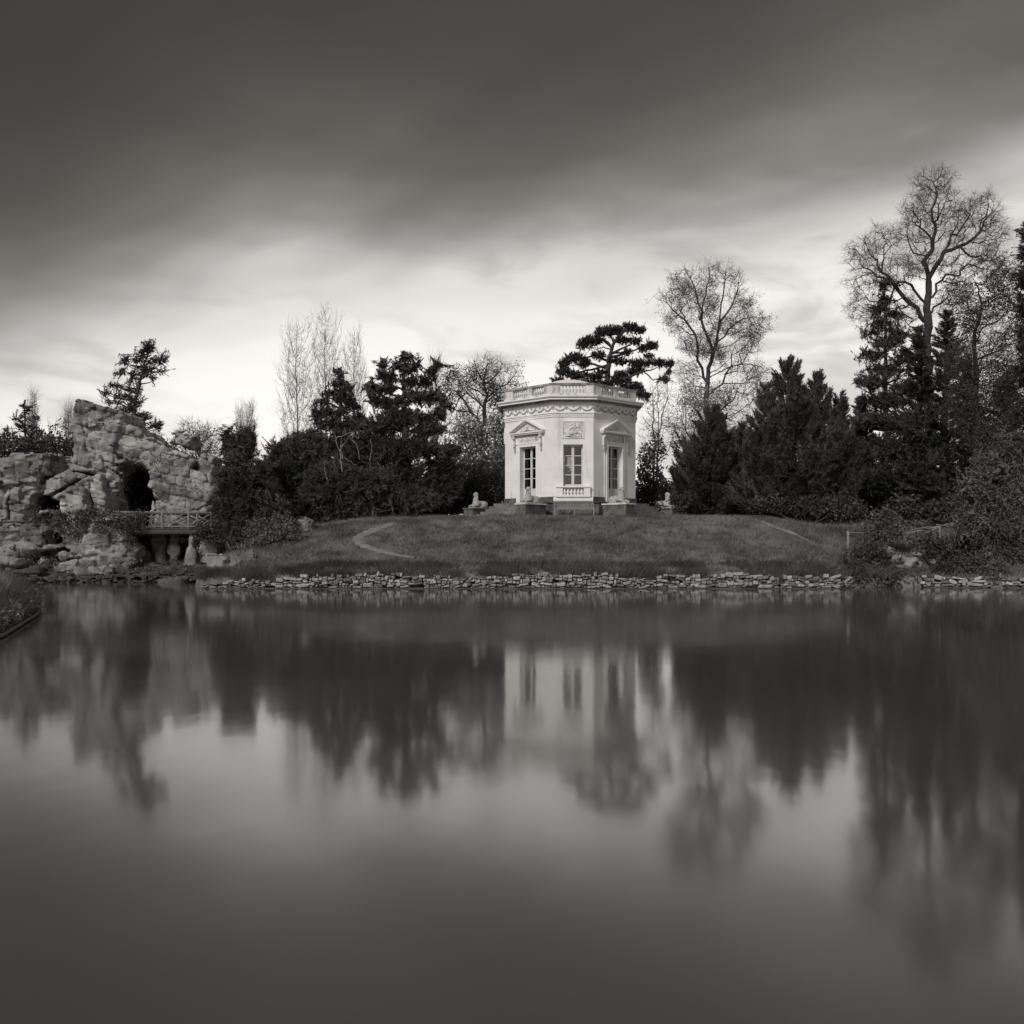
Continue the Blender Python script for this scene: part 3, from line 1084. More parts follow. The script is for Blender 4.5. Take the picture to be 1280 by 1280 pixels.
# shallow balconies under the windows
mb = MB()
mb.b2(-.86, .86, -AN - .20, -AN, zz(4.47), zz(4.54))
mb.b2(-.84, -.52, -AN - .16, -AN, zz(4.10), zz(4.47)); mb.b2(.52, .84, -AN - .16, -AN, zz(4.10), zz(4.47))
mb.b2(-.86, .86, -AN - .18, -AN, zz(4.00), zz(4.10)); mb.b2(-.98, .98, -AN - .12, -AN - .052, zz(3.775), zz(4.00))
me_bal = mb.mesh('balcony'); me_bal.materials.append(MATS['stone_white'])
bb = MB().lathe([(r * .95, z * 0.925) for r, z in bal_prof], seg=8).mesh('baluster'); bb.materials.append(MATS['stone_white'])
for turn, nar in FACES:
    if nar and abs(math.sin(turn)) < .5:
        o = put('balcony', me_bal, turn)
        for i in range(6):
            put('baluster', bb, 0, o, (-.425 + i * .17, -AN - .08, zz(4.10)))

# podium
mb = MB(); oct_slab(mb, 0.55, 2.6, 3.70); oct_slab(mb, 0.62, 3.70, 3.755)
mb.build('podium', 'stone_mossy', pav)

# steps, pedestals and sphinxes at the two doors facing the lake
DC = (HN + AN) / 2                      # door centre offset from the axis
for side, lab in ((-1, 'left'), (1, 'right')):
    turn = side * math.pi / 4
    nrm = Vector((side * 0.70711, -0.70711, 0))
    tan = Vector((0.70711, side * 0.70711, 0))
    base = Vector((PX + side * DC, PY0 - DC, PZ))
    st = thing('stone_staircase', 'worn stone steps rising to the door on the pavilion\'s ' + lab + ' side', 'steps', base + nrm * 0.7, turn, 'steps of the pavilion')
    for i in range(5):
        w_ = 1.35 + 0.04 * (i % 2)
        d0 = 0.0
        d1 = 0.14 + (5 - i) * 0.30
        MB().b2(-w_, w_, -d1, -d1 + 0.46 if i < 4 else 0.0, -0.25 + i * 0.14, -0.02 + (i + 1) * 0.143 - 0.003 * i).build('step', 'stone_step', st)
    for k, t in enumerate((-1.85, 1.85)):
        c = base + nrm * 1.72 + tan * t
        inner = (t > 0) if side < 0 else (t < 0)
        where = 'beside the bench' if inner else 'at the outer edge of the steps'
        pd = thing('pedestal', 'mossy stone pedestal ' + where + ' on the pavilion\'s ' + lab + ' side', 'pedestal', c, turn, 'sphinx pedestals')
        zt = 0.60 if inner else 0.46
        MB().b2(-.33, .33, -.72, .72, -.25, zt - .07).build('block', 'stone_mossy', pd)
        MB().b2(-.37, .37, -.76, .76, zt - .07, zt).build('cap', 'stone_weathered' if inner else 'stone_mossy', pd)
        sp = thing('sphinx_statue', 'pale stone sphinx ' + where + ', ' + lab + ' side of the pavilion', 'statue', c + Vector((0, 0, zt)), turn, 'sphinx statues')
        sp['zt'] = zt
SPHINX = [o for o in col.objects if o.name.startswith('sphinx_statue')]
for o in SPHINX:
    del o['zt']

(XX, YY, ZZ), org = grid((-0.36, -0.72, -0.06), (0.36, 0.72, 0.98), 0.024)
D = sd_box(XX, YY, ZZ, (0, 0, 0.0), (0.25, 0.60, 0.045), 0, 0.02)
body = sd_cap(XX, YY, ZZ, (0, .38, .22), (0, -.22, .26), .20, .185)
body = smin(body, sd_cap(XX, YY, ZZ, (0, -.20, .30), (0, -.26, .52), .19, .13), .10)       # chest
body = smin(body, sd_cap(XX, YY, ZZ, (0, -.25, .52), (0, -.27, .66), .075, .065), .05)      # neck
body = smin(body, sd_ell(XX, YY, ZZ, (0, -.28, .76), (.095, .115, .125)), .03)             # head
body = smin(body, sd_ell(XX, YY, ZZ, (0, -.20, .79), (.125, .12, .13)), .03)               # headdress
body = smin(body, sd_cap(XX, YY, ZZ, (0, -.385, .755), (0, -.405, .735), .018, .022), .02)  # nose
for s_ in (-1, 1):
    body = smin(body, sd_cap(XX, YY, ZZ, (s_ * .09, -.20, .74), (s_ * .13, -.20, .56), .05, .035), .03)   # locks
    body = smin(body, sd_cap(XX, YY, ZZ, (s_ * .15, -.18, .18), (s_ * .16, -.58, .10), .085, .06), .05)   # forelegs
    body = smin(body, sd_ell(XX, YY, ZZ, (s_ * .17, .34, .20), (.11, .22, .18)), .06)                      # haunches
    body = smin(body, sd_cap(XX, YY, ZZ, (s_ * .22, .30, .09), (s_ * .22, .02, .08), .06, .05), .04)      # hind feet
body = smin(body, sd_cap(XX, YY, ZZ, (.05, .56, .12), (.24, .30, .12), .035, .03), .03)      # tail
D = np.minimum(D, body) + 0.012 * fbm(XX * 9, YY * 9, ZZ * 9, 2, 8)
Vs, Qs = surface_nets(D, org, 0.024)
me_sph = np_mesh('figure', Vs, Qs, True); me_sph.materials.append(MATS['statue'])
for o in SPHINX:
    put('figure', me_sph, 0, o).scale = (.88, .88, .88)

# bench in front of the podium
bc = P(716.5, 645.5, 49.05)
bn = thing('garden_bench', 'long pale slatted double bench against the podium under the middle window', 'bench', (bc[0], 48.55, float(hground(bc[0], 48.55)) - 0.01))
BW = 0.93
for x in (-BW, 0, BW):
    MB().b2(x - .03, x + .03, -.30, -.24, 0, .42).b2(x - .03, x + .03, .16, .22, 0, .80).build('leg', 'bench_wood', bn)
for s_ in (-1, 1):
    MB().b2(s_ * BW - .035, s_ * BW + .035, -.32, .155, .58, .62).b2(s_ * BW - .025, s_ * BW + .025, -.30, -.25, .42, .58).build('armrest', 'bench_wood', bn)
me_sl = MB().b2(-BW - .02, BW + .02, -.045, .045, -.014, .014).mesh('seat_slat'); me_sl.materials.append(MATS['bench_wood'])
for i in range(5):
    put('seat_slat', me_sl, 0, bn, (0, -.25 + i * .098, .436))
MB().b2(-BW, BW, -.29, -.26, .36, .415).build('apron', 'bench_wood', bn)
for z0, z1 in ((.72, .80), (.455, .50)):
    for s_ in (-1, 1):
        MB().b2(.032 if s_ > 0 else -BW + .032, BW - .032 if s_ > 0 else -.032, .17, .21, z0, z1).build('back_rail', 'bench_wood', bn)
me_bs = MB().b2(-.022, .022, -.012, .012, 0, .216).mesh('back_slat'); me_bs.materials.append(MATS['bench_wood'])
for s_ in (-1, 1):
    for i in range(12):
        put('back_slat', me_bs, 0, bn, (s_ * (.085 + i * .0705), .19, .502))
# ------------------------------------------------------------------ the rock grotto on the left shore
GYR = 47.0
GS = F / GYR


def gX(px): return (px - 640) / GS
def gZ(py): return CZ + (HY - py) / GS


def gb(X, Y, Z, px, py, hx, hy, y0, y1, ang=0.0, rnd=0.2, yaw=0.0):
    return sd_box(X, Y, Z, (gX(px), (y0 + y1) / 2, gZ(py)), (hx / GS, (y1 - y0) / 2, hy / GS), math.radians(ang), rnd, yaw)


def ge(X, Y, Z, px, py, rx, ry, yc, ry_):
    return sd_ell(X, Y, Z, (gX(px), yc, gZ(py)), (rx / GS, ry_, ry / GS))


def rock_noise(X, Y, Z, amp=0.16, seed=0, strata=0.05, step=1.0):
    n_ = fbm(X * 0.9 + 50, Y * 0.9, Z * 1.1 + 20, 4, seed) * amp * 2
    rid = np.abs(fbm(X * 0.6 + 9, Y * 0.6, Z * 0.8, 3, seed + 31))
    n_ = n_ + np.where(rid < 0.035, (0.035 - rid) * 4.0, 0)                   # cracks
    n_ = n_ + strata * np.sin((Z + 0.25 * fbm(X * .4, Y * .4, Z * 0 + 2, 2, seed)) * 7.5 + X * 0.9)
    # broken, stepped faces
    wa = fbm(X * .55 + 3, Y * .55, Z * .55, 2, seed + 60) * .9
    u, v, w = X * .94 + Z * .34 + wa, Y + wa * .6, Z * .94 - X * .34 + wa * .7
    cell = hash3(np.floor(u / .85).astype(np.int64), np.floor(v / .7).astype(np.int64), np.floor(w / .5).astype(np.int64), seed + 5)
    cel2 = hash3(np.floor(u / .36 + .3).astype(np.int64), np.floor(v / .4).astype(np.int64), np.floor(w / .24).astype(np.int64), seed + 6)
    n_ = n_ + ((cell - .5) * .20 + (cel2 - .5) * .10) * step
    return n_


def near(D, fn, X, Y, Z, lim=.75):
    """add fn only where the surface can come"""
    k = np.abs(D) < lim
    D = D.copy()
    D[k] += fn(X[k], Y[k], Z[k])
    return D


def split_rock(name, label, V, Q, base, bw, bh, slope=0.0, seed=0, mats='rock', piece='stone_block', proud=0.018, groove=0.034, pock=None):
    """the masonry rock as single blocks: cells of a jittered ashlar pattern on the sculpted skin, joints pressed in"""
    root = thing(name, label, 'rock', base)
    base = np.array(base, float)
    cen = V[Q].mean(1)
    a, b_, c, d = (V[Q[:, i]] for i in range(4))
    nrm = np.cross(c - a, d - b_)
    nrm /= np.linalg.norm(nrm, axis=1)[:, None] + 1e-9
    vn = np.zeros_like(V)
    for i in range(4):
        np.add.at(vn, Q[:, i], nrm)
    vn /= np.linalg.norm(vn, axis=1)[:, None] + 1e-9
    wob = fbm(cen[:, 0] * .7, cen[:, 1] * .7, cen[:, 2] * .7, 2, seed + 3) * 0.5
    zr = cen[:, 2] - slope * cen[:, 0] + wob * 0.6
    row = np.floor(zr / bh).astype(int)
    along = cen[:, 0] + cen[:, 1] * 0.55 + wob * 0.7
    wrow = bw * (0.75 + 0.6 * hash3(row, row * 0 + 3, row * 0 + seed))
    colm = np.floor(along / wrow + hash3(row, row * 0, row * 0 + 9 + seed) * 3).astype(int)
    back = (cen[:, 1] > np.median(cen[:, 1]) + 1.0).astype(int)
    key = row * 100003 + colm * 7 + back
    uniq, inv = np.unique(key, return_inverse=True)
    sizes = np.bincount(inv)
    small = sizes < 14
    inv2 = np.where(small[inv], -1, inv)
    # a cell that the carving cuts apart gives one block for each piece
    lab = np.arange(len(Q))
    n_v = len(V)
    for _ in range(60):
        kv = {}
        key2 = inv2.astype(np.int64)[:, None] * n_v + Q
        uq, ui = np.unique(key2, return_inverse=True)
        ui = ui.reshape(Q.shape)
        mn = np.full(len(uq), len(Q))
        for i in range(4):
            np.minimum.at(mn, ui[:, i], lab)
        new = mn[ui].min(1)
        if (new == lab).all():
            break
        lab = new
    lab = np.where(inv2 < 0, -1, lab)
    uq, ui, ct = np.unique(lab, return_inverse=True, return_counts=True)
    inv2 = np.where(ct[ui] < 14, -1, np.where(lab < 0, -1, ui))
    for u in np.unique(inv2):
        sel = inv2 == u
        qq = Q[sel]
        ids, loc = np.unique(qq, return_inverse=True)
        loc = loc.reshape(qq.shape)
        vv = V[ids].copy()
        # border vertices: used by fewer faces here than in the whole skin
        here = np.bincount(loc.ravel(), minlength=len(ids))
        tot = SKIN_CNT[ids]
        edge = here < tot
        off = (hash3(np.array([u]), np.array([seed]), np.array([5]))[0] - 0.5) * 2 * proud if u >= 0 else 0
        vv += vn[ids] * np.where(edge, -groove, off)[:, None]
        me = np_mesh(piece if u >= 0 else 'rock_chips', vv - base, loc, False)
        o = link(piece if u >= 0 else 'rock_chips', me, mats, root)
        if u < 0:
            o['kind'] = 'stuff'
    return root


def skin_count(V, Q):
    global SKIN_CNT
    SKIN_CNT = np.bincount(Q.ravel(), minlength=len(V))


H_ = 0.07
(X, Y, Z), org = grid((gX(-46), 44.6, 1.4), (gX(282), 50.4, gZ(500)), H_)
wx = fbm(X * .5, Y * .5, Z * .5, 2, 77) * 0.3
Xw, Zw = X + wx, Z + fbm(X * .5 + 9, Y * .5, Z * .5, 2, 78) * 0.2
def B(*a, **k): return gb(Xw, Y, Zw, *a, **k)
def E(*a): return ge(Xw, Y, Zw, *a)
D = B(172, 558, 76, 19, 46.4, 49.6, -29, .12)                       # great slanting slab
D = np.minimum(D, B(128, 530, 30, 20, 46.2, 49.3, -20, .10))          # its raised left end
D = smin(D, B(126, 562, 24, 34, 46.2, 49.2, -4, .15), .12)
D = smin(D, B(118, 582, 22, 12, 46.0, 49.0, 14, .12), .12)            # overhanging lip
D = smin(D, B(134, 615, 21, 44, 46.3, 49.2, -16, .3), .25)          # left pier of the arch
D = smin(D, B(226, 622, 42, 38, 46.5, 49.8, -27, .3), .2)           # right shoulder
D = smin(D, B(262, 656, 36, 30, 46.7, 49.9, -10, .3), .2)
D = np.minimum(D, B(222, 546, 14, 9, 47.6, 49.0, -12, .06))           # loose block on the ridge
D = np.minimum(D, B(258, 588, 9, 18, 46.8, 48.4, -18, .10))
D = smin(D, B(160, 655, 90, 16, 46.2, 49.8, 0, .2), .2)
Xk = Xw; Xw = Xk + (Y - 46.6) * 0.36                                # the arch runs obliquely through the rock
hole = E(176, 611, 20, 33, 47.2, 6)
hole = smin(hole, E(189, 636, 12, 22, 47.2, 6), .10)
hole = smin(hole, E(163, 586, 12, 9, 46.2, 1.2), .1)
cave = smin(E(62, 636, 13, 18, 46.5, 6), E(64, 655, 12, 14, 46.5, 5), .1)
Xw = Xk
D = np.maximum(D, -hole)
D = np.minimum(D, sd_cap(X, Y, Z, (gX(193), 46.9, gZ(606)), (gX(183), 46.8, gZ(617)), .10, .06))   # hooked spur in the arch
D = np.minimum(D, sd_cap(X, Y, Z, (gX(194), 46.9, gZ(590)), (gX(193), 46.9, gZ(640)), .13, .15))
# middle boulders
D = smin(D, B(104, 622, 19, 27, 45.7, 48.0, 6, .25), .05)
D = smin(D, B(112, 628, 13, 17, 45.5, 47.5, 3, .2), .04)
D = smin(D, B(92, 604, 24, 11, 45.9, 48.2, 33, .2), .05)
D = smin(D, B(132, 628, 12, 34, 45.8, 48.0, 8, .2), .05)
# left rock with flat overhanging cap
D = smin(D, B(26, 585, 48, 14, 45.7, 49.0, 3, .15), .1)
D = smin(D, B(16, 598, 50, 8, 45.4, 49.0, 0, .10), .06)
D = smin(D, B(18, 635, 36, 34, 45.9, 49.0, 0, .3), .12)
D = smin(D, B(38, 628, 16, 36, 45.6, 48.5, -24, .25), .08)
D = smin(D, B(70, 612, 22, 10, 45.8, 48.5, 20, .2), .08)
D = np.maximum(D, -cave)
D = np.maximum(D, -E(8, 607, 28, 6, 45.3, 1.0))
# bare rock carries the deck level to the ground
D = np.minimum(D, B(60, 672, 110, 16, 46.4, 49.6, 0, .2))
D = near(D, lambda x, y, z: rock_noise(x, y, z, 0.085, 1, .025, .7), X, Y, Z)
# deep crevices between the great stones
Xc, Zc = X + .22 * fbm(X * 1.3, Y, Z * 1.3, 1, 50), Z + .3 * fbm(X * 1.3 + 5, Y, Z * 1.3, 1, 51)
for (xa, ya, xb, yb, w_) in ((126, 596, 72, 628, 2.2), (142, 583, 166, 604, 1.8), (124, 606, 130, 645, 1.6), (100, 589, 128, 597, 2.0), (30, 612, 30, 650, 1.2), (148, 618, 160, 640, 1.2)):
    D = np.maximum(D, -(sd_cap(Xc, Y * 0 + 46, Zc, (gX(xa), 46, gZ(ya)), (gX(xb), 46, gZ(yb)), w_ / GS * .4, w_ / GS * 1.3) + np.maximum(Y - 46.7, 0) * .18))
Vg, Qg = surface_nets(D, org, H_)
skin_count(Vg, Qg)
split_rock('rock_grotto', 'tall pale masonry rock with a dark arch leaning over the footbridge', Vg, Qg, (gX(130), 47.5, 2.0), 0.72, 0.46, -0.22, 1, groove=.05)

# lower outcrop that carries the bridge
(X, Y, Z), org = grid((gX(-46), 43.3, -0.3), (gX(300), 47.6, gZ(636)), H_)
wx = fbm(X * .6, Y * .6, Z * .6, 2, 97) * 0.4
Xw, Zw = X + wx, Z + fbm(X * .5 + 9, Y * .5, Z * .5, 2, 98) * 0.3
D = B(130, 676, 52, 30, 44.6, 47.2, 0, .25)
D = smin(D, B(160, 696, 34, 22, 44.3, 46.8, -20, .2), .1)
D = smin(D, B(140, 708, 34, 12, 44.0, 46.0, -14, .15), .08)
D = smin(D, E(70, 672, 20, 24, 45.2, .8), .06)
D = smin(D, E(84, 664, 12, 26, 45.3, .8), .04)
D = smin(D, B(40, 690, 30, 30, 45.4, 47.2, 0, .3), .1)
D = np.minimum(D, B(20, 690, 60, 34, 45.9, 47.3, 0, .3))
D = np.minimum(D, E(48, 694, 18, 20, 44.9, .7))
D = np.maximum(D, -E(98, 694, 21, 9, 44.5, 1.7))
D = np.maximum(D, -E(93, 672, 9, 14, 44.4, 1.2))
D = np.maximum(D, -E(244, 690, 9, 28, 46.3, 1.0))
D = np.maximum(D, -E(205, 702, 15, 8, 45.8, .9))
D = smin(D, B(275, 690, 14, 24, 45.2, 47.0, 0, .3), .1)
D = near(D, lambda x, y, z: rock_noise(x, y, z, 0.17, 4), X, Y, Z)
Vg, Qg = surface_nets(D, org, H_)
skin_count(Vg, Qg)
split_rock('rock_outcrop', 'low blocky rock outcrop with small caves under the footbridge and ivy', Vg, Qg, (gX(130), 45.6, 0.0), 0.80, 0.44, 0.05, 2, 'rock_low')

for (pa_, pb_, r0_, r1_, m_, lab_) in (((230, 660, 45.8), (228, 724, 45.7), .22, .30, 'rock_dark', 'dim weathered rock pillar in the middle under the footbridge'), ((257, 660, 45.2), (253, 724, 45.0), .20, .28, 'rock_dim', 'pale rock pillar under the right end of the footbridge'),
                                  ((208, 660, 46.1), (213, 712, 46.0), .28, .42, 'rock_dark', 'dark leaning rock pillar under the left end of the footbridge'), ((277, 666, 45.6), (282, 722, 45.5), .36, .52, 'rock_low', 'broad rock pier between the footbridge and the drooping conifer')):
    a_, b_ = np.array([gX(pa_[0]), pa_[2], gZ(pa_[1])]), np.array([gX(pb_[0]), pb_[2], gZ(pb_[1])])
    lo_, hi_ = np.minimum(a_, b_) - 1.0, np.maximum(a_, b_) + 1.0
    (X, Y, Z), org = grid(lo_, hi_, .07)
    D = sd_cap(X, Y, Z, a_, b_, r0_, r1_) + fbm(X * 2.2, Y * 2.2, Z * 1.1, 3, 9) * .34 + (hash3(np.floor(X / .3 + Z * .2).astype(np.int64), np.floor(Y / .3).astype(np.int64), np.floor(Z / .45 + X * .3).astype(np.int64), 3) - .5) * .10
    v_, q_ = surface_nets(D, org, .07)
    o = link('rock_pillar', np_mesh('rock_pillar', v_ - b_, q_), m_, None, tuple(float(t) for t in b_))
    tag(o, lab_, 'rock', 'rock pillars under the footbridge', 'thing')
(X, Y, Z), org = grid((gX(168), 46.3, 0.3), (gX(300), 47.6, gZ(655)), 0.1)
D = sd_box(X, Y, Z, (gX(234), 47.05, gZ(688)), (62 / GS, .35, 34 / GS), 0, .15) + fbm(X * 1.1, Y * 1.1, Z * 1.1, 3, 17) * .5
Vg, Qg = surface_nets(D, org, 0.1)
o = link('cave_rock', np_mesh('cave_rock', Vg, Qg), 'mortar_and_shade')  # near-black colour paints the shade of the hollow
tag(o, 'rock face blackened as painted shade in the hollow beneath the footbridge', 'rock')

# flat dark ledges at the waterline, each a slab of its own
LEDGE = []
for k in range(6):
    (x_, y_, z_), o_ = grid((-1.25, -.75, -.45), (1.25, .75, .45), 0.085)
    dd = sd_box(x_, y_, z_, (0, 0, 0), (.98, .52, .19), 0.05 * (k - 2), .08, .2 * (k - 3))
    dd = np.maximum(dd, sd_box(x_, y_, z_, (0.1 * (k - 3), 0, 0), (.95, .55, .25), .1, .1, -.35 + .2 * k))
    dd = dd + fbm(x_ * 1.8 + k * 9, y_ * 1.8, z_ * 3, 3, 40 + k) * .32
    v_, q_ = surface_nets(dd, o_, 0.085)
    me = np_mesh('rock_ledge', v_, q_, False); me.materials.append(MATS['rock_dark'])
    LEDGE.append(me)
rr = np.random.default_rng(21)
k = 0
for row, (y0, z0) in enumerate(((45.0, .62), (44.6, .40), (44.2, .20), (43.8, .02))):
    pxs = np.arange(30 + row * 9, 282, 33)
    nth = 0
    for px in pxs:
        if 118 < px < 180 and row == 0:
            continue
        o = bpy.data.objects.new('rock_ledge', LEDGE[rr.integers(0, 6)])
        col.objects.link(o)
        o.location = ((px + rr.uniform(-8, 8) - 640) * y0 / F, y0 + rr.uniform(-.25, .25), z0 + rr.uniform(-.08, .06))
        s_ = rr.uniform(.55, .95)
        o.scale = (s_ * 1.05, s_, s_ * rr.uniform(.75, 1.1))
        o.rotation_euler = (rr.uniform(-.12, .12), rr.uniform(-.1, .1), rr.uniform(-.5, .5))
        tag(o, '%s slab from the left in the %s row of dark ledges under the outcrop' % (('first', 'second', 'third', 'fourth', 'fifth', 'sixth', 'seventh', 'eighth', 'ninth')[nth], ('top', 'second', 'third', 'lowest')[row]), 'rock', 'waterline rock ledges')
        nth += 1
        k += 1


# broken flakes of stone strewn over the ledges
vv, ff, off = [], [], 0
for _ in range(900):
    y0 = rr.uniform(43.5, 45.2)
    px = rr.uniform(-20, 290)
    me = STONES[rr.integers(0, 14)]
    M = Matrix.Translation(((px - 640) * y0 / F, y0, .03 + (y0 - 43.5) * .40 + rr.uniform(-.08, .12))) @ Matrix.Rotation(rr.uniform(0, 6.28), 4, 'Z') @ Matrix.Rotation(rr.normal(0, .2), 4, 'X') @ Matrix.Diagonal((rr.uniform(.15, .5), rr.uniform(.15, .35), rr.uniform(.05, .14), 1))
    vv += [tuple(M @ v.co) for v in me.vertices]
    ff += [tuple(i + off for i in p.vertices) for p in me.polygons]
    off += len(me.vertices)
me = bpy.data.meshes.new('stone_flakes'); me.from_pydata(vv, [], ff); me.update()
tag(link('stone_flakes', me, 'rock_dark'), 'dark broken stone flakes strewn along the waterline below the grotto', 'rubble', kind='stuff')


# loose boulders
def unit3(v):
    return v / np.linalg.norm(v)


def boulder(name, label, px, py, Y, w, h, d, seed, m='rock_dim', group=None, fine=0.05):
    p = P(px, py, Y)
    ww, hh = w * Y / F / 2, h * Y / F
    (x_, y_, z_), o_ = grid((-ww * 1.35, -d * 1.35, -hh * .5), (ww * 1.35, d * 1.35, hh * 1.3), fine)
    r_ = np.random.default_rng(seed)
    dd = np.full(x_.shape, -9.0)
    for _ in range(15):                                   # broken faces all round
        n_ = unit3(r_.normal(size=3) * np.array([1, 1, .8]) + np.array([0, 0, .15]))
        ext = math.sqrt((n_[0] * ww) ** 2 + (n_[1] * d) ** 2 + (n_[2] * hh * .6) ** 2) * r_.uniform(.78, 1.0)
        dd = np.maximum(dd, x_ * n_[0] + y_ * n_[1] + (z_ - hh * .4) * n_[2] - ext)
    dd = dd + fbm(x_ * 2.8 + seed, y_ * 2.8, z_ * 4.2, 4, seed) * .30
    dd = dd + (hash3(np.floor(x_ / .3 + z_).astype(np.int64), np.floor(y_ / .3).astype(np.int64), np.floor(z_ / .17 + .4 * x_).astype(np.int64), seed) - .5) * .09
    v_, q_ = surface_nets(dd, o_, fine)
    me = np_mesh(name, v_, q_, False)
    o = link(name, me, m, None, (float(p[0]), float(p[1]), float(p[2])))
    return tag(o, label, 'rock', group)


boulder('boulder', 'pale boulder at the foot of the grassy bank left of the path', 358, 704, 43.2, 44, 26, .7, 1)
boulder('boulder', 'squat boulder half in the grass at the tip of the bank', 305, 714, 40.4, 40, 22, .55, 2)
boulder('boulder', 'dark pitted boulder at the tip of the bank by the water', 276, 716, 40.2, 22, 24, .45, 3)
boulder('boulder', 'mossy rock under the drooping conifer beside the pale boulder', 335, 700, 44.3, 36, 46, .9, 4)
boulder('boulder', 'upper rock on the slope above the pale boulder', 376, 676, 45.5, 36, 30, .8, 5)
boulder('boulder', 'dim rock in the shade between bridge and drooping conifer', 305, 700, 45.6, 40, 60, .9, 6)
boulder('boulder', 'pale round boulder topmost of the rocks by the wooden post', 1105, 697, 41.6, 20, 14, .3, 7, 'rock_dim')
boulder('boulder', 'grey boulder in the shrubs right of the topmost pale one', 1152, 701, 41.8, 24, 10, .3, 8, 'rock_dim')
for i, (px, py, w, h) in enumerate(((1134, 709, 18, 10), (1121, 702, 14, 8), (1148, 712, 15, 8), (1128, 716, 20, 8), (1078, 726, 34, 13), (1094, 718, 24, 11), (1168, 706, 20, 10))):
    boulder('boulder', ('broad low rock in the middle', 'small rock under the topmost boulder', 'small rock right of the middle', 'wide flat rock lowest in the middle', 'wide dark rock beside the mound', 'low rock near the fence post', 'small rock rightmost')[i] + ' among tumbled rocks below the log rails', px, py, 40.6, w, h, .35, 20 + i, 'rock_dim', 'tumbled rocks on the right bank', .045)

# ------------------------------------------------------------------ rustic bridge and rails
def log(name, a, b_, r, parent, base, m='wood', bend=0.02):
    a, b_, base = Vector(a), Vector(b_), Vector(base)
    n_ = 5
    d = (b_ - a)
    off = Vector((random.uniform(-1, 1), random.uniform(-1, 1), random.uniform(-1, 1))) * bend
    pts = [a + d * (i / (n_ - 1)) + off * math.sin(math.pi * i / (n_ - 1)) - base for i in range(n_)]
    return MB().tube(pts, [r * random.uniform(.9, 1.1) for _ in range(n_)], 7).build(name, m, parent, smooth=True)


BY = 45.0


def bp(px, py, Y=None):
    return Vector(tuple(P(px, py, Y or BY)))


base = bp(205, 664)
br = thing('footbridge', 'rustic wooden footbridge with crossed log railing in front of the rock arch', 'bridge', base)
dz0 = base.z
x0, x1 = bp(168, 660).x, bp(276, 660).x
me_pl = MB().b2(-.09, .09, -.65, .65, -.03, .03).mesh('deck_plank'); me_pl.materials.append(MATS['wood_dark'])
n_ = int((x1 - x0) / .2)
for i in range(n_):
    o = bpy.data.objects.new('deck_plank', me_pl); col.objects.link(o); o.parent = br
    o.location = (x0 + .1 + i * .2 - base.x, .62, .12 + random.uniform(-.008, .008))
for yy in (-.0, 1.15):
    log('beam', (x0 - .1, BY + yy, dz0 - .05), (x1 + .1, BY + yy, dz0 - .05), .12, br, base, 'wood_dark')
for yy, tag_ in ((0.0, 0), (1.22, 1)):
    Yq = BY + yy
    top, bot = 641, 660
    log('handrail', bp(142, top) + Vector((0, yy, .03)), bp(272, top) + Vector((0, yy, 0)), .05, br, base)
    log('bottom_rail', bp(172, 658) + Vector((0, yy, 0)), bp(272, 658) + Vector((0, yy, 0)), .04, br, base)
    for px in (178, 203, 236, 264):
        log('post', bp(px, 663) + Vector((0, yy, 0)), bp(px, 639) + Vector((0, yy, 0)), .055, br, base)
    for (xa, ya, xb, yb) in ((178, 643, 203, 658), (178, 657, 196, 645), (203, 657, 228, 643), (203, 643, 236, 658), (236, 657, 262, 643), (238, 645, 262, 658), (188, 644, 188, 658), (212, 656, 226, 650), (222, 658, 236, 648), (144, 642, 170, 657)):
        log('brace', bp(xa, ya) + Vector((0, yy + .03, 0)), bp(xb, yb) + Vector((0, yy + .03, 0)), .032, br, base, bend=.05)

base = bp(20, 668)
lr = thing('log_railing', 'dark crossed log railing in front of the left rock at the photo\'s edge', 'railing', base)
log('handrail', bp(-30, 653), bp(45, 652), .045, lr, base, 'wood_dark')
log('bottom_rail', bp(-30, 665), bp(45, 664), .035, lr, base, 'wood_dark')
for px in (-12, 44):
    log('post', bp(px, 672), bp(px, 650), .05, lr, base, 'wood_dark')
for (xa, ya, xb, yb) in ((-10, 664, 18, 653), (18, 653, 42, 664), (0, 664, 14, 655)):
    log('brace', bp(xa, ya), bp(xb, yb), .03, lr, base)

Yp = 41.5
base = bp(1060, 686, Yp)
fp = thing('post_and_rail', 'pale wooden fence post with a short rail at the right end of the mound', 'fence', base)
log('post', bp(1060, 687, Yp), bp(1060, 664, Yp), .06, fp, base, 'wood')
log('rail', bp(1058, 666, Yp), bp(1084, 666, Yp + .6), .035, fp, base, 'wood')
log('brace', bp(1061, 668, Yp), bp(1074, 674, Yp + .3), .02, fp, base, 'wood_dark')
Yp = 43.0
base = bp(1150, 676, Yp)
lf = thing('log_fence', 'sloping rough log rails on props above the dark right bank', 'fence', base)
log('rail', bp(1118, 670, Yp), bp(1201, 652, Yp + .3), .05, lf, base, 'wood')
log('rail', bp(1138, 663, Yp + .1), bp(1165, 658, Yp), .03, lf, base, 'wood')
log('rail', bp(1170, 656, Yp), bp(1194, 660, Yp + .2), .03, lf, base, 'wood')
log('brace', bp(1156, 667, Yp), bp(1184, 655, Yp + .1), .035, lf, base, 'wood')
for px, pt in ((1134, 668), (1175, 658)):
    log('prop', bp(px, 676, Yp), bp(px, pt, Yp), .045, lf, base, 'wood')
# ------------------------------------------------------------------ vegetation builders
def unit(v):
    return v / (np.linalg.norm(v, axis=-1, keepdims=True) + 1e-9)


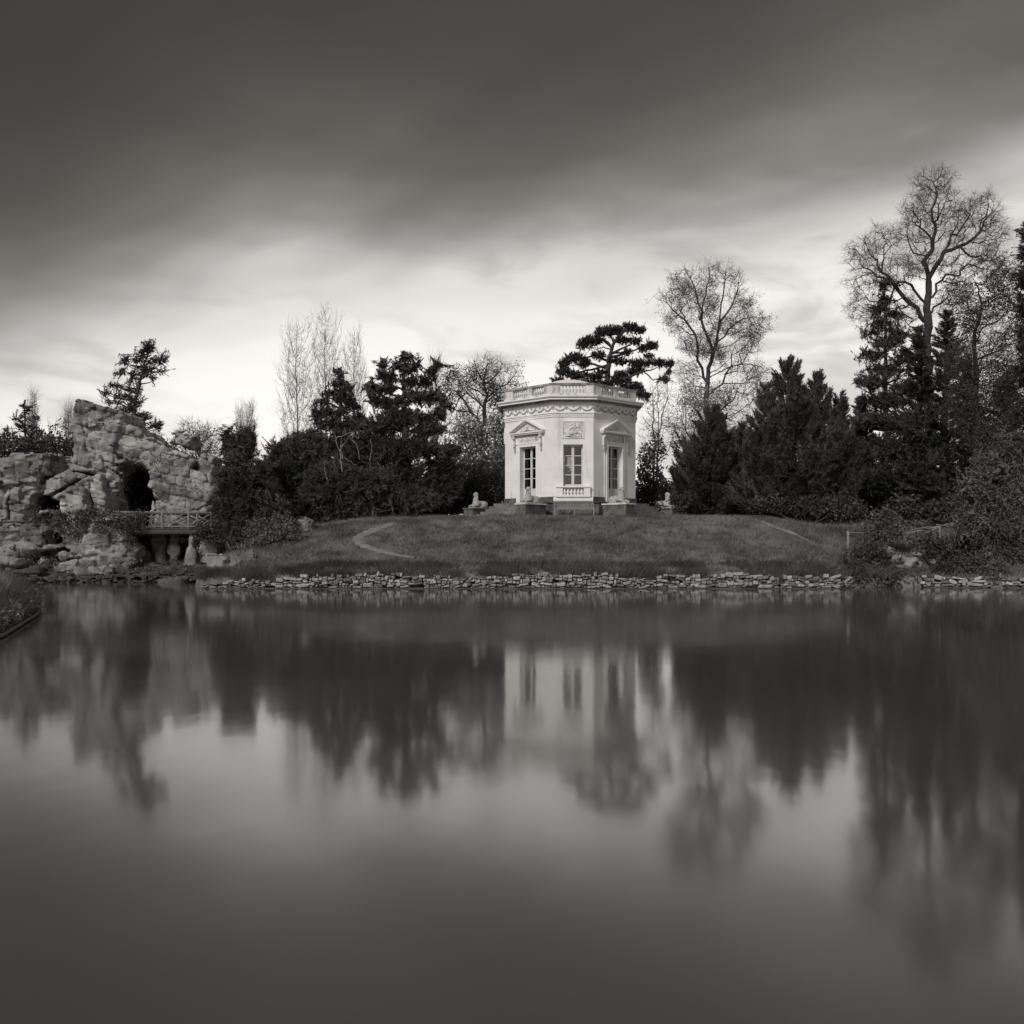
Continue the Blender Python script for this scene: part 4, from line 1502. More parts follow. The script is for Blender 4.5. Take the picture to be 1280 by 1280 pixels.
def plumes(Pt, Dr, L, M, twl, tww, rg, droop=0.0, flat=0.5, spread=0.85):
    """feathery boughs ending at Pt along Dr: M slender sprays each, shrinking to the tip"""
    M, tww, twl = int(M * 1.7), tww * .62, twl * .88
    N = len(Pt)
    L = np.broadcast_to(np.asarray(L, float), (N,))
    t = rg.uniform(0.12, 1.0, (N, M)) ** 0.8
    S = Pt - Dr * L[:, None]
    pos = S[:, None] + Dr[:, None] * (L[:, None] * t)[..., None]
    pos[..., 2] -= droop * L[:, None] * t ** 2
    up = np.array([0.05, 0.07, 1.0])
    side = unit(np.cross(Dr, up + rg.normal(0, .25, (N, 3))))
    sgn = rg.choice([-1.0, 1.0], (N, M))
    lat = side[:, None] * sgn[..., None] + rg.normal(0, 1, (N, M, 3)) * (1 - flat)
    T = unit(Dr[:, None] * 0.8 + unit(lat) * (spread * (1.05 - 0.55 * t))[..., None] + np.array([0, 0, -0.25 * droop]))
    tl = twl * (1.2 - 0.75 * t) * rg.uniform(0.6, 1.35, (N, M))
    W = unit(np.cross(T, rg.normal(0, 1, (N, M, 3)))) * (tww * 0.5 * rg.uniform(.7, 1.3, (N, M)))[..., None]
    V = np.stack([pos + W, pos + T * tl[..., None], pos - W], 2).reshape(-1, 3)
    return V, np.arange(N * M * 3).reshape(-1, 3)


def leaves(Pt, n_, spread, size, rg):
    """n_ small diamond leaves scattered round each point"""
    N = len(Pt)
    c = Pt[:, None] + rg.normal(0, 1, (N, n_, 3)) * spread
    a = unit(rg.normal(0, 1, (N, n_, 3)) + np.array([0, 0, -.3]))
    b_ = unit(np.cross(a, rg.normal(0, 1, (N, n_, 3))))
    s_ = (size * rg.uniform(.6, 1.3, (N, n_)))[..., None]
    V = np.stack([c, c + a * s_ * .5 + b_ * s_ * .3, c + a * s_, c + a * s_ * .5 - b_ * s_ * .3], 2).reshape(-1, 3)
    return V, np.arange(N * n_ * 4).reshape(-1, 4)


def tubes(A, B_, ra, rb, seg=5):
    """tapered segments between point pairs"""
    d = unit(B_ - A)
    ref = np.where(np.abs(d[:, 2:3]) > .9, np.array([[1.0, 0, 0]]), np.array([[0, 0, 1.0]]))
    u = unit(np.cross(d, ref)); w = np.cross(d, u)
    k = np.arange(seg) * 2 * math.pi / seg
    ring = u[:, None] * np.cos(k)[None, :, None] + w[:, None] * np.sin(k)[None, :, None]
    V0 = A[:, None] + ring * ra[:, None, None]; V1 = B_[:, None] + ring * rb[:, None, None]
    n_ = len(A)
    V = np.concatenate([V0, V1], 1).reshape(-1, 3)
    base = (np.arange(n_) * 2 * seg)[:, None]
    i = np.arange(seg)[None, :]; j = (np.arange(seg)[None, :] + 1) % seg
    Q = np.stack([base + i, base + j, base + seg + j, base + seg + i], 2).reshape(-1, 4)
    return V, Q


def cat(parts_):
    Vs_, Qs_, o = [], [], 0
    for v, q in parts_:
        Vs_.append(v); Qs_.append(q + o); o += len(v)
    return np.concatenate(Vs_), np.concatenate(Qs_)


def lobe_points(lobes, Y, dens, rg, shell=(0.8, 1.04), keep_inner=0.72):
    """points and outward normals on a union of lobes given as photo ellipses: (px, py, rx, ry, depth shift, kind)"""
    L_ = []
    for lb in lobes:
        px, py, rx, ry = lb[:4]
        dy_ = lb[4] if len(lb) > 4 else 0.0
        kd = lb[5] if len(lb) > 5 else 'e'
        Yl = Y + dy_
        c = P(px, py, Yl)
        r = np.array([rx * Yl / F, min(rx, ry * 1.6) * Yl / F * .9, ry * Yl / F])
        L_.append((c, r, kd))
    Ps, Ns = [], []
    for i, (c, r, kd) in enumerate(L_):
        area = 4 * math.pi * (((r[0] * r[1]) ** 1.6 + (r[0] * r[2]) ** 1.6 + (r[1] * r[2]) ** 1.6) / 3) ** (1 / 1.6)
        n_ = max(8, int(area * dens))
        d = unit(rg.normal(0, 1, (n_, 3)))
        if kd == 'c':           # cone: radius shrinks to a point at the top
            z = rg.uniform(-1, 1, n_) ** 1
            z = 1 - 2 * np.sqrt(rg.uniform(0, 1, n_))
            z = -z * 1.0
            z = rg.triangular(-1, -.8, 1, n_)
            az = rg.uniform(0, 2 * math.pi, n_)
            rad = (1 - z) / 2 * 1.1
            d = np.stack([np.cos(az) * rad, np.sin(az) * rad, z], 1)
            nn = unit(np.stack([np.cos(az), np.sin(az), 0.25 + 0 * az], 1))
        else:
            nn = unit(d / r)
        sc = rg.uniform(shell[0], shell[1], n_)
        if kd == 'c':
            sc3 = np.stack([sc, sc, np.ones(n_)], 1)
        else:
            sc3 = np.stack([sc, sc, sc], 1)
        p = c + d * r * sc3
        ok = np.ones(n_, bool)
        for j, (c2, r2, k2) in enumerate(L_):
            if j == i or k2 == 'c':
                continue
            ok &= np.sum(((p - c2) / r2) ** 2, 1) > keep_inner ** 2
        Ps.append(p[ok]); Ns.append(nn[ok])
    return np.concatenate(Ps), np.concatenate(Ns)


def tree_root(name, label, cat_, bx, by, group=None, z=None):
    zb = float(hground(bx, by)) - 0.05 if z is None else z
    return thing(name, label, cat_, (bx, by, zb), 0, group), np.array([bx, by, zb])


def conifer(name, label, Y, base_px, lobes, seed, m='needle_yew', dens=9, L=1.0, M=26, twl=.36, tww=.075, up=.5, out=.8, wild=.35,
            droop=0.0, flat=.45, group=None, trunk=None, cat_='tree', tr=.16, inner=True, bark='bark', z=None, limbs=None):
    rg = np.random.default_rng(seed)
    b0 = P(base_px, 640, Y)
    root, base = tree_root(name, label, cat_, float(b0[0]), Y, group, z)
    pt, nn = lobe_points(lobes, Y, dens, rg)
    dr = unit(nn * out + np.array([0, 0, up]) + rg.normal(0, wild, nn.shape))
    parts_ = [plumes(pt, dr, L * rg.uniform(.6, 1.25, len(pt)), M, twl, tww, rg, droop, flat)]
    # longer shoots break the outline
    sh = rg.choice(len(pt), max(4, len(pt) // 7), replace=False)
    ds = unit(dr[sh] + rg.normal(0, .2, (len(sh), 3)) + np.array([0, 0, .25 * (up > 0)]))
    parts_.append(plumes(pt[sh] + ds * (L * rg.uniform(.15, .6, len(sh)))[:, None], ds, L * 1.1, M, twl * .8, tww, rg, droop, flat, .6))
    if inner:
        p2, n2 = lobe_points(lobes, Y, dens * .45, rg, (.35, .8), .3)
        d2 = unit(n2 * out + np.array([0, 0, up]) + rg.normal(0, wild, n2.shape))
        parts_.append(plumes(p2, d2, L * rg.uniform(.7, 1.3, len(p2)), M, twl * 1.35, tww * 1.5, rg, droop, flat))
    V, Q = cat(parts_)
    V[:, 2] = np.maximum(V[:, 2], base[2] - .1)
    link('crown', np_mesh('crown', V - base, Q), m, root)
    # trunk with side limbs reaching into the lobes
    tops = trunk or [(lobes[0][0], lobes[0][1])]
    top = P(tops[-1][0], tops[-1][1], Y)
    pts = [base] + [P(a, b_, Y) for a, b_ in tops]
    path = []
    for i in range(len(pts) - 1):
        for k in range(6):
            path.append(pts[i] + (pts[i + 1] - pts[i]) * k / 6 + rg.normal(0, .03, 3))
    path.append(pts[-1]); path = np.array(path)
    rad = np.linspace(tr, .03, len(path))
    segs = [tubes(path[:-1], path[1:], rad[:-1], rad[1:], 7)]
    A, B_ = [], []
    nl = limbs or 26
    pick = rg.choice(len(pt), min(nl, len(pt)), replace=False)
    for i in pick:
        zt = pt[i][2] - .35 * np.linalg.norm(pt[i][:2] - base[:2]) * (1 if up > 0 else -.3)
        k = int(np.argmin(np.abs(path[:, 2] - zt)))
        mid = (path[k] + pt[i]) / 2 + rg.normal(0, .12, 3)
        A += [path[k], mid]; B_ += [mid, pt[i]]
    A, B_ = np.array(A), np.array(B_)
    r0 = np.tile([tr * .28, tr * .18], len(pick)); r1 = np.tile([tr * .18, .012], len(pick))
    segs.append(tubes(A, B_, r0, r1, 4))
    V, Q = cat(segs)
    link('trunk', np_mesh('trunk', V - base, Q, True), bark, root)
    return root


def grow(skel, targets, rg, bf=.35, step=.5, wig=.06, sag=0.0):
    """balanced spanning growth: every target joins the skeleton where wire plus path length is least"""
    pos, par, pl = [], [], []
    for poly in skel:
        poly = np.array(poly, float)
        # Catmull-Rom through the limb points
        pp = np.concatenate([[2 * poly[0] - poly[1]], poly, [2 * poly[-1] - poly[-2]]])
        dense = []
        for i in range(1, len(pp) - 2):
            n_ = max(2, int(np.linalg.norm(pp[i + 1] - pp[i]) / step))
            for k in range(n_):
                t = k / n_
                dense.append(.5 * ((2 * pp[i]) + (-pp[i - 1] + pp[i + 1]) * t + (2 * pp[i - 1] - 5 * pp[i] + 4 * pp[i + 1] - pp[i + 2]) * t ** 2 + (-pp[i - 1] + 3 * pp[i] - 3 * pp[i + 1] + pp[i + 2]) * t ** 3))
        dense.append(poly[-1])
        dense = np.array(dense)
        dense[1:] += rg.normal(0, wig * .6, dense[1:].shape)
        if pos:
            P0 = np.array(pos)
            k0 = int(np.argmin(np.linalg.norm(P0 - dense[0], axis=1)))
            start = 0
        else:
            k0 = -1
        prev = k0
        for q_ in dense:
            pos.append(q_); par.append(prev)
            pl.append(0 if prev < 0 else pl[prev] + np.linalg.norm(q_ - pos[prev]))
            prev = len(pos) - 1
    nsk = len(pos)
    cap = nsk + len(targets) * 12 + 10
    A = np.zeros((cap, 3)); A[:nsk] = pos
    pa = np.full(cap, -1); pa[:nsk] = par
    ln = np.zeros(cap); ln[:nsk] = pl
    cnt = nsk
    d0 = np.min(np.linalg.norm(targets[:, None] - A[None, :nsk], axis=2), 1)
    for ti in np.argsort(d0):
        q_ = targets[ti]
        d = np.linalg.norm(A[:cnt] - q_, axis=1)
        k = int(np.argmin(d + bf * ln[:cnt] + np.where(A[:cnt, 2] > q_[2] + .3, .25 * (1 - sag), 0)))
        n_ = max(1, min(10, int(d[k] / step)))
        a = A[k].copy()
        dirp = a - A[pa[k]] if pa[k] >= 0 else np.array([0, 0, 1.0])
        dirp = dirp / (np.linalg.norm(dirp) + 1e-9)
        ctrl = a + dirp * d[k] * .35 + rg.normal(0, wig, 3) * d[k] + np.array([0, 0, .12 * d[k] * (1 - sag)])
        prev = k
        for s_ in range(1, n_ + 1):
            t = s_ / n_
            x = (1 - t) ** 2 * a + 2 * t * (1 - t) * ctrl + t * t * q_
            if s_ < n_:
                x = x + rg.normal(0, wig * .7 * step, 3)
            if cnt >= cap:
                break
            A[cnt] = x; pa[cnt] = prev; ln[cnt] = ln[prev] + np.linalg.norm(x - A[prev])
            prev = cnt; cnt += 1
    return A[:cnt], pa[:cnt], nsk


def broadleaf(name, label, Y, skel, lobes, seed, ntg=900, m_tw='twig', m_bark='bark', tip=.009, expo=2.25, rmax=.35, twigs=3, twl=.45, tww=.016,
              leaf=None, nleaf=0, lsize=.13, lspread=.22, bf=.3, wig=.09, group=None, depth=.85, sag=0.0, cat_='tree', step=.5, shell=(.35, 1.0), z=None, lfrac=1.0, sub=1, clump=-.03):
    """deciduous tree: limbs traced in the photo carry a grown spray of branches, fine twigs and what leaves are left"""
    rg = np.random.default_rng(seed)
    sk = []
    for poly in skel:
        q_ = [P(p[0], p[1], Y + (p[2] if len(p) > 2 else 0)) for p in poly]
        sk.append(q_)
    base = sk[0][0].copy()
    zb = float(hground(base[0], base[1])) - .05 if z is None else z
    base[2] = zb; sk[0][0] = base.copy()
    root = thing(name, label, cat_, base, 0, group)
    tg = []
    w = np.array([lb[2] * lb[3] * min(lb[2], lb[3]) for lb in lobes], float) ** .75
    w /= w.sum()
    for lb, f in zip(lobes, w):
        n_ = int(ntg * f) + 3
        Yl = Y + (lb[4] if len(lb) > 4 else 0)
        c = P(lb[0], lb[1], Yl)
        r = np.array([lb[2], lb[2] * depth, lb[3]]) * Yl / F
        d = unit(rg.normal(0, 1, (n_, 3)))
        rad = (shell[0] + (shell[1] - shell[0]) * rg.uniform(0, 1, n_) ** .6)
        tg.append(c + d * r * rad[:, None])
    tg = np.concatenate(tg)
    A, pa, nsk = grow(sk, tg, rg, bf, step, wig, sag)
    n_ = len(A)
    acc = np.zeros(n_)
    kids = np.zeros(n_, int)
    for i in range(n_ - 1, 0, -1):
        if acc[i] == 0:
            acc[i] = tip ** expo
        if pa[i] >= 0:
            acc[pa[i]] += acc[i]; kids[pa[i]] += 1
    acc[0] = max(acc[0], tip ** expo)
    r = acc ** (1 / expo)
    r *= min(1.0, rmax / r[0]) if r[0] > rmax else 1.0
    r = np.maximum(r, tip * .8)
    E_ = np.arange(1, n_)
    E_ = E_[pa[1:] >= 0]
    thick = r[E_] > .028
    e1 = E_[thick]; e2 = E_[~thick]
    # the limb takes its child's girth so a thin shoot does not start as thick as the trunk
    rs = lambda e: np.minimum(r[pa[e]], r[e] * 1.25)
    V, Q = tubes(A[pa[e1]], A[e1] + unit(A[e1] - A[pa[e1]]) * (r[e1] * .35)[:, None], rs(e1), r[e1], 7)
    link('trunk', np_mesh('trunk', V - base, Q, True), m_bark, root)
    parts_ = [tubes(A[pa[e2]], A[e2], rs(e2), r[e2], 3)]
    # twigs on every thin node
    thin = e2 if len(e2) else E_
    if twigs:
        src = np.repeat(thin, twigs)
        dirp = unit(A[src] - A[pa[src]])
        d = unit(dirp + rg.normal(0, .75, (len(src), 3)) + np.array([0, 0, .25 - sag]))
        ln_ = twl * rg.uniform(.4, 1.2, len(src))
        a = A[src]; mid = a + d * (ln_ * .5)[:, None] + rg.normal(0, .05, a.shape) * twl
        end = mid + unit(d + rg.normal(0, .45, d.shape) + np.array([0, 0, .1 - sag])) * (ln_ * .5)[:, None]
        ww = np.full(len(src), tww * .5)
        parts_.append(tubes(a, mid, ww, ww * .8, 3)); parts_.append(tubes(mid, end, ww * .8, ww * .3, 3))
        for src2, kk in ((end, sub), (mid, sub)):                 # finest shoots
            if kk:
                s2 = np.repeat(src2, kk, axis=0)
                d2 = unit(np.repeat(d, kk, axis=0) + rg.normal(0, .7, s2.shape) + np.array([0, 0, .1 - sag]))
                e2_ = s2 + d2 * (twl * rg.uniform(.3, .8, len(s2)))[:, None]
                w2 = unit(np.cross(d2, rg.normal(0, 1, s2.shape))) * (tww * .36)
                Vt = np.stack([s2 - w2, s2 + w2, e2_, e2_ - w2 * .2], 1).reshape(-1, 3)
                parts_.append((Vt, np.arange(len(Vt)).reshape(-1, 4)))
    V, Q = cat(parts_)
    crown = link('crown', np_mesh('crown', V - base, Q), m_tw, root)
    if leaf:
        src = end if twigs else A[thin]
        if lfrac < 1:
            src = src[rg.uniform(0, 1, len(src)) < lfrac]
        cl_ = fbm(src[:, 0] * .8, src[:, 1] * .8, src[:, 2] * .8, 2, seed)      # leaves hang on in clumps
        src = np.concatenate([src[cl_ > clump], src[cl_ > .06] + rg.normal(0, .08, src[cl_ > .06].shape)])
        V, Q = leaves(src, nleaf, lspread, lsize, rg)
        link('leaves', np_mesh('leaves', V - base, Q), leaf, crown)
    return root


def shrub(name, label, Y, lobes, seed, m='leaf_dark', dens=60, size=.16, m_tw='twig', stems=14, group=None, cat_='shrub', core=True, z=None, stick=0, n_=3):
    rg = np.random.default_rng(seed)
    cx = float(np.mean([lb[0] for lb in lobes]))
    b0 = P(cx, 640, Y)
    root, base = tree_root(name, label, cat_, float(b0[0]), Y, group, z)
    pt, nn = lobe_points(lobes, Y, dens, rg, (.78, 1.06), .8)
    parts_ = [leaves(pt, n_, .09, size, rg)]
    if core:
        p2, _ = lobe_points(lobes, Y, dens * .4, rg, (.3, .8), .3)
        parts_.append(leaves(p2, 3, .12, size * 1.4, rg))
    V, Q = cat(parts_)
    V[:, 2] = np.maximum(V[:, 2], min(base[2], 0.02 if Y < 43 else 9) - .02)
    link('foliage', np_mesh('foliage', V - base, Q), m, root)
    pick = rg.choice(len(pt), min(stems, len(pt)), replace=False)
    A, B_ = [], []
    for i in pick:
        mid = (base + pt[i]) / 2 + rg.normal(0, .15, 3) + np.array([0, 0, .2])
        e = pt[i] + nn[i] * stick
        A += [base + rg.normal(0, .08, 3) * np.array([1, 1, 0]), mid]; B_ += [mid, e]
    V, Q = tubes(np.array(A), np.array(B_), np.tile([.035, .02], len(pick)), np.tile([.02, .008], len(pick)), 4)
    link('stems', np_mesh('stems', V - base, Q), m_tw, root)
    return root


def bough_tree(name, label, Y, base_px, leaders, seed, m='needle_yew', M=22, twl=.34, tww=.058, nb=70, per=16, r0=.42, Lp=.8, group=None, tr=.2, cat_='tree', bark='bark', z=None,
               lobes=(), ldens=8, curl=.5, gap=.12, droop=0.0, flat=.45):
    """evergreen built bough by bough. leader: (px, py of foot, px, py of tip, half width px, shape, lift at foot, lift at tip in degrees)"""
    rg = np.random.default_rng(seed)
    b0 = P(base_px, 640, Y)
    root, base = tree_root(name, label, cat_, float(b0[0]), Y, group, z)
    Pp, Dd, Ll, wood = [], [], [], []
    for (xa, ya, xb, yb, hw, shape, e0, e1, *rest) in leaders:
        Yl = Y + (rest[0] if rest else 0)
        nbl = int(nb * (rest[1] if len(rest) > 1 else 1))
        foot, tip = P(xa, ya, Yl), P(xb, yb, Yl)
        R = hw * Yl / F
        H = np.linalg.norm(tip - foot)
        ax = (tip - foot)
        wood.append((foot, tip, tr))
        for i in range(nbl):
            h = ((i + rg.uniform(0, 1)) / nbl) ** .85
            if shape == 'yew':
                pr = (1 - h ** 2.2) ** .7 * (.72 + .28 * min(1, h / .25)) + .06
            elif shape == 'dome':
                pr = (1 - h ** 3) ** .6 + .05
            else:
                pr = (1 - h) ** .75 + .07
            az = i * 2.39996 + rg.normal(0, .35)
            rad = R * pr * rg.uniform(.66, 1.2) * (1 - gap * (rg.random() < .3)) * float(.62 + .76 * vnoise(np.array([math.cos(az) * 1.6 + 9]), np.array([math.sin(az) * 1.6 + seed % 17]), np.array([h * 7.0]), seed)[0])
            el = math.radians(e0 + (e1 - e0) * h + rg.normal(0, 8))
            hd = np.array([math.cos(az), math.sin(az), 0])
            end = foot + ax * h + hd * rad
            start = foot + ax * h; start[2] -= math.tan(min(el, 1.2)) * rad * .8
            start[2] = max(start[2], foot[2] - .2)
            ln = np.linalg.norm(end - start)
            ctrl = (start + end) / 2 - np.array([0, 0, curl * .25 * ln * (1 if el > 0 else -1)])
            n_ = max(5, int(per * min(1.6, ln / 1.6 + .35)))
            t = rg.uniform(.22, 1.0, n_) ** .7
            c = ((1 - t) ** 2)[:, None] * start + (2 * t * (1 - t))[:, None] * ctrl + (t ** 2)[:, None] * end
            tg = unit((2 * (1 - t))[:, None] * (ctrl - start) + (2 * t)[:, None] * (end - ctrl))
            nn = unit(rg.normal(0, 1, (n_, 3)) * np.array([1, 1, .6]))
            rr_ = r0 * (1.05 - .8 * t) * min(1.3, .5 + ln / 3)
            Pp.append(c + nn * rr_[:, None] + tg * .12)
            Dd.append(unit(tg * .95 + nn * .45 * (1.1 - t)[:, None] + rg.normal(0, .14, (n_, 3))))
            Ll.append(Lp * (1.1 - .45 * t) * rg.uniform(.7, 1.25, n_))
            if i % 2 == 0:
                wood.append((start, end, .05))
    pt, dr, ll = np.concatenate(Pp), np.concatenate(Dd), np.concatenate(Ll)
    parts_ = [plumes(pt, dr, ll, M, twl, tww, rg, droop, flat)]
    if len(lobes):
        p2, n2 = lobe_points(lobes, Y, ldens, rg)
        d2 = unit(n2 * .8 + np.array([0, 0, .3]) + rg.normal(0, .35, n2.shape))
        parts_.append(plumes(p2, d2, Lp * rg.uniform(.7, 1.2, len(p2)), M, twl, tww, rg, droop, flat))
    V, Q = cat(parts_)
    V[:, 2] = np.maximum(V[:, 2], base[2] - .1)
    link('crown', np_mesh('crown', V - base, Q), m, root)
    A = np.array([w[0] for w in wood]); B_ = np.array([w[1] for w in wood]); ra = np.array([w[2] for w in wood])
    V, Q = tubes(A, B_, ra, ra * .25, 6)
    V2, Q2 = tubes(np.array([base]), A[:1], np.array([tr * 1.15]), np.array([tr]), 7)
    V, Q = cat([(V, Q), (V2, Q2)])
    link('trunk', np_mesh('trunk', V - base, Q, True), bark, root)
    return root
# ------------------------------------------------------------------ trees, from the left of the view to the right
# far poplars, almost bare
def poplar(px, top, bot, w, Y, seed, label, lfr=.12):
    rp = np.random.default_rng(seed + 900)
    H = bot - top
    sk = [[(px, bot), (px + 1, bot - H * .35), (px - 1, bot - H * .7), (px, top + 4)]]
    for k in range(22):                                   # limbs that sweep up close to the stem
        h = .12 + .68 * k / 21
        sd_ = (1 if k % 2 else -1) * rp.uniform(.35, 1.0)
        y0 = bot - H * h
        rise = H * rp.uniform(.14, .24)
        sk.append([(px, y0), (px + sd_ * w * .62, y0 - rise * .45, rp.uniform(-.6, .6)), (px + sd_ * w * .92, y0 - rise, rp.uniform(-1, 1))])
    lobes = [(px, top + H * .10, w * .5, H * .11), (px, top + H * .30, w * .85, H * .16), (px, top + H * .52, w, H * .18), (px, top + H * .72, w * .9, H * .16)]
    return broadleaf('poplar_tree', label, Y, sk, lobes, seed, 300, 'twig_pale', 'bark_pale', .008, 2.4, .17, 3, 1.3, .015,
                     'leaf_mid', 3, .09, .12, bf=.12, wig=.03, group='far bare poplars', sag=-1.1, lfrac=lfr, sub=0)


poplar(371, 408, 600, 26, 86, 301, 'bare poplar with a dark tufted top, leftmost of the three tall poplars', lfr=.3)
poplar(407, 389, 600, 22, 88, 302, 'tallest bare poplar, middle of the three behind the dark conifers')
poplar(443, 415, 600, 17, 92, 303, 'bare poplar just behind the dark conifer with the pointed top')
poplar(545, 447, 600, 13, 96, 304, 'thin faint poplar between dark conifers and leafy tree', lfr=.05)
poplar(301, 512, 610, 8, 110, 305, 'small far poplar left of a twin above the drooping conifer')
poplar(313, 505, 610, 7, 112, 306, 'small far poplar right of its twin above the drooping conifer')
poplar(41, 488, 600, 7, 112, 307, 'faint far poplar behind the small conifer at the far left', lfr=.05)
poplar(86, 505, 600, 7, 112, 308, 'faint far poplar just left of the rock peak', lfr=.05)

# small open conifer on top of the grotto
conifer('spruce_tree', 'open ragged conifer leaning above the top of the rock grotto', 50.5, 168,
        [(186, 432, 9, 11), (172, 448, 7, 6), (196, 450, 12, 5), (184, 460, 9, 6), (156, 450, 7, 7), (150, 464, 7, 4), (205, 446, 7, 3), (202, 462, 7, 3), (130, 490, 10, 3), (144, 481, 8, 4), (152, 494, 12, 4), (170, 502, 12, 5),
         (158, 512, 15, 5), (180, 520, 13, 6), (196, 531, 10, 6), (140, 502, 10, 3), (172, 486, 8, 3), (192, 472, 7, 3), (164, 466, 6, 3), (178, 440, 6, 5), (166, 474, 9, 3)], 401, 'needle_dark', 17, .8, 15, .34, .05, .4, .95, .4,
        inner=False, trunk=[(168, 520), (170, 495), (178, 465), (187, 428)], tr=.13, limbs=110, z=3.4)
conifer('spruce_tree', 'small tufted conifer above the left rock at the photo\'s edge', 54, 30,
        [(30, 508, 7, 8), (22, 520, 9, 6), (42, 522, 9, 6), (32, 532, 15, 8), (14, 538, 10, 5), (46, 540, 10, 5), (30, 548, 24, 10), (32, 516, 5, 12)], 402, 'needle_dark', 6, .7, 18, .32, .06, .3, .9, .4,
        inner=False, trunk=[(32, 560), (31, 500)], tr=.1, limbs=40)
shrub('shrub', 'dark mass of shrub behind the left rock beneath the small conifer', 52, [(20, 566, 45, 18), (60, 560, 30, 16), (85, 585, 22, 26), (96, 560, 8, 14), (0, 560, 18, 20)], 403, 'leaf_dark', 30, .16)
shrub('shrub', 'twiggy pale shrub left of the rock peak', 56, [(72, 541, 20, 11), (52, 549, 16, 10), (92, 545, 12, 12), (80, 530, 12, 5)], 404, 'leaf_mid', 14, .13, core=False, stems=50, stick=.4)
broadleaf('bare_tree', 'small bare bush-like tree between the rock ridge and drooping conifer', 58, [[(250, 610), (250, 575), (248, 550)]], [(240, 545, 18, 20), (258, 552, 18, 22), (248, 570, 26, 18)], 405, 260,
          'twig_pale', 'bark_pale', .009, 2.3, .12, 4, .55, .018, 'leaf_mid', 1, .1, .15, lfrac=.3)

# drooping conifer beside the bridge
conifer('yew_tree', 'dark drooping conifer hanging over the end of the footbridge', 44.6, 312,
        [(284, 545, 9, 20, 1.5, 'c'), (300, 560, 24, 24, 1), (292, 592, 28, 34), (284, 630, 22, 30), (318, 610, 34, 40), (312, 655, 36, 30), (300, 680, 26, 14, -.3), (285, 690, 16, 12, -.3), (332, 686, 24, 14, -.6), (352, 672, 18, 18, -.4), (340, 640, 28, 34), (308, 545, 12, 14, 1.5)],
        406, 'needle_yew', 17, .75, 22, .28, .05, -.1, .75, .42, droop=.3, trunk=[(312, 640), (305, 560)], tr=.2)
conifer('yew_tree', 'dark bushy conifer between the drooping one and the pointed ones', 48.5, 372,
        [(350, 566, 20, 20, .5), (376, 552, 16, 16), (340, 590, 26, 24), (385, 575, 30, 28), (370, 610, 40, 36), (392, 545, 14, 10), (362, 556, 10, 14)],
        407, 'needle_yew', 15, .8, 22, .30, .055, .2, .85, .42, trunk=[(372, 580), (376, 545)], tr=.2)
# pointed conifers
conifer('spruce_tree', 'pointed dark conifer with stacked tufts standing before the poplars', 53.5, 424,
        [(425, 465, 5, 8), (424, 478, 10, 5), (434, 485, 12, 4), (415, 491, 14, 4), (430, 499, 18, 6), (403, 502, 12, 3.5), (440, 508, 15, 5), (412, 515, 24, 6), (396, 520, 10, 3), (424, 530, 32, 9), (446, 522, 16, 5), (425, 555, 42, 20), (430, 590, 45, 28)],
        408, 'needle_dark', 12, .75, 22, .32, .06, .25, .95, .42, trunk=[(425, 520), (425, 460)], tr=.2)
conifer('spruce_tree', 'large ragged many-topped conifer, tallest of the left group', 51.5, 505,
        [(480, 454, 5, 9), (478, 469, 10, 6), (489, 474, 9, 4), (506, 446, 4.5, 8), (508, 460, 8, 6), (518, 456, 10, 2.5), (497, 455, 7, 3), (539, 464, 8, 3.5), (547, 456, 5, 3), (532, 477, 12, 5), (480, 485, 20, 6), (465, 481, 10, 3), (512, 477, 14, 6), (545, 494, 12, 3.5), (524, 495, 24, 7), (488, 503, 28, 8), (557, 505, 9, 3), (548, 519, 12, 4), (468, 497, 10, 3),
         (508, 522, 40, 12), (475, 532, 32, 14), (537, 537, 24, 11), (562, 563, 16, 9), (505, 560, 52, 22), (554, 583, 20, 17), (495, 600, 60, 28), (552, 612, 28, 24), (440, 600, 30, 30), (466, 566, 40, 18), (470, 548, 26, 12)],
        409, 'needle_dark', 12, .85, 22, .36, .062, .2, .95, .42, trunk=[(506, 540), (505, 490), (507, 440)], tr=.28, limbs=70)
# spreading yew in front with dead pale limbs
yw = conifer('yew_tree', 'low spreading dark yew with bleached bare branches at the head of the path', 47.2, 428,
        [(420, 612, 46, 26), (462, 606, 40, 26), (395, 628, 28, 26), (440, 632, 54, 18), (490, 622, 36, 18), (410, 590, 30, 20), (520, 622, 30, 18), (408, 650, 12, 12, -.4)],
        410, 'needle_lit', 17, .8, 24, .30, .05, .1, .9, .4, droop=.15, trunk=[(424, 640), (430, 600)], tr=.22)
base = np.array(yw.location)
segs = []
for poly, r in (([(428, 590), (424, 560), (416, 538)], .06), ([(424, 565), (436, 545), (446, 556), (449, 575)], .055), ([(420, 548), (440, 540), (447, 550)], .045), ([(428, 575), (426, 560), (427, 545)], .05), ([(462, 575), (465, 560), (463, 548)], .035), ([(430, 572), (445, 582)], .03), ([(408, 600), (405, 580)], .04)):
    pts = np.array([P(a, b_, 46.0 if r > .05 else 45.8) for a, b_ in poly])
    n_ = 14
    t = np.linspace(0, len(pts) - 1, n_)
    cur = np.stack([np.interp(t, np.arange(len(pts)), pts[:, i]) for i in range(3)], 1) + RNG.normal(0, .025, (n_, 3))
    rad = np.linspace(r * .55, .010, n_)
    V, Q = tubes(cur[:-1], cur[1:], rad[:-1], rad[1:], 5)
    link('dead_branch', np_mesh('dead_branch', V - base, Q, True), 'bark_dead', yw)

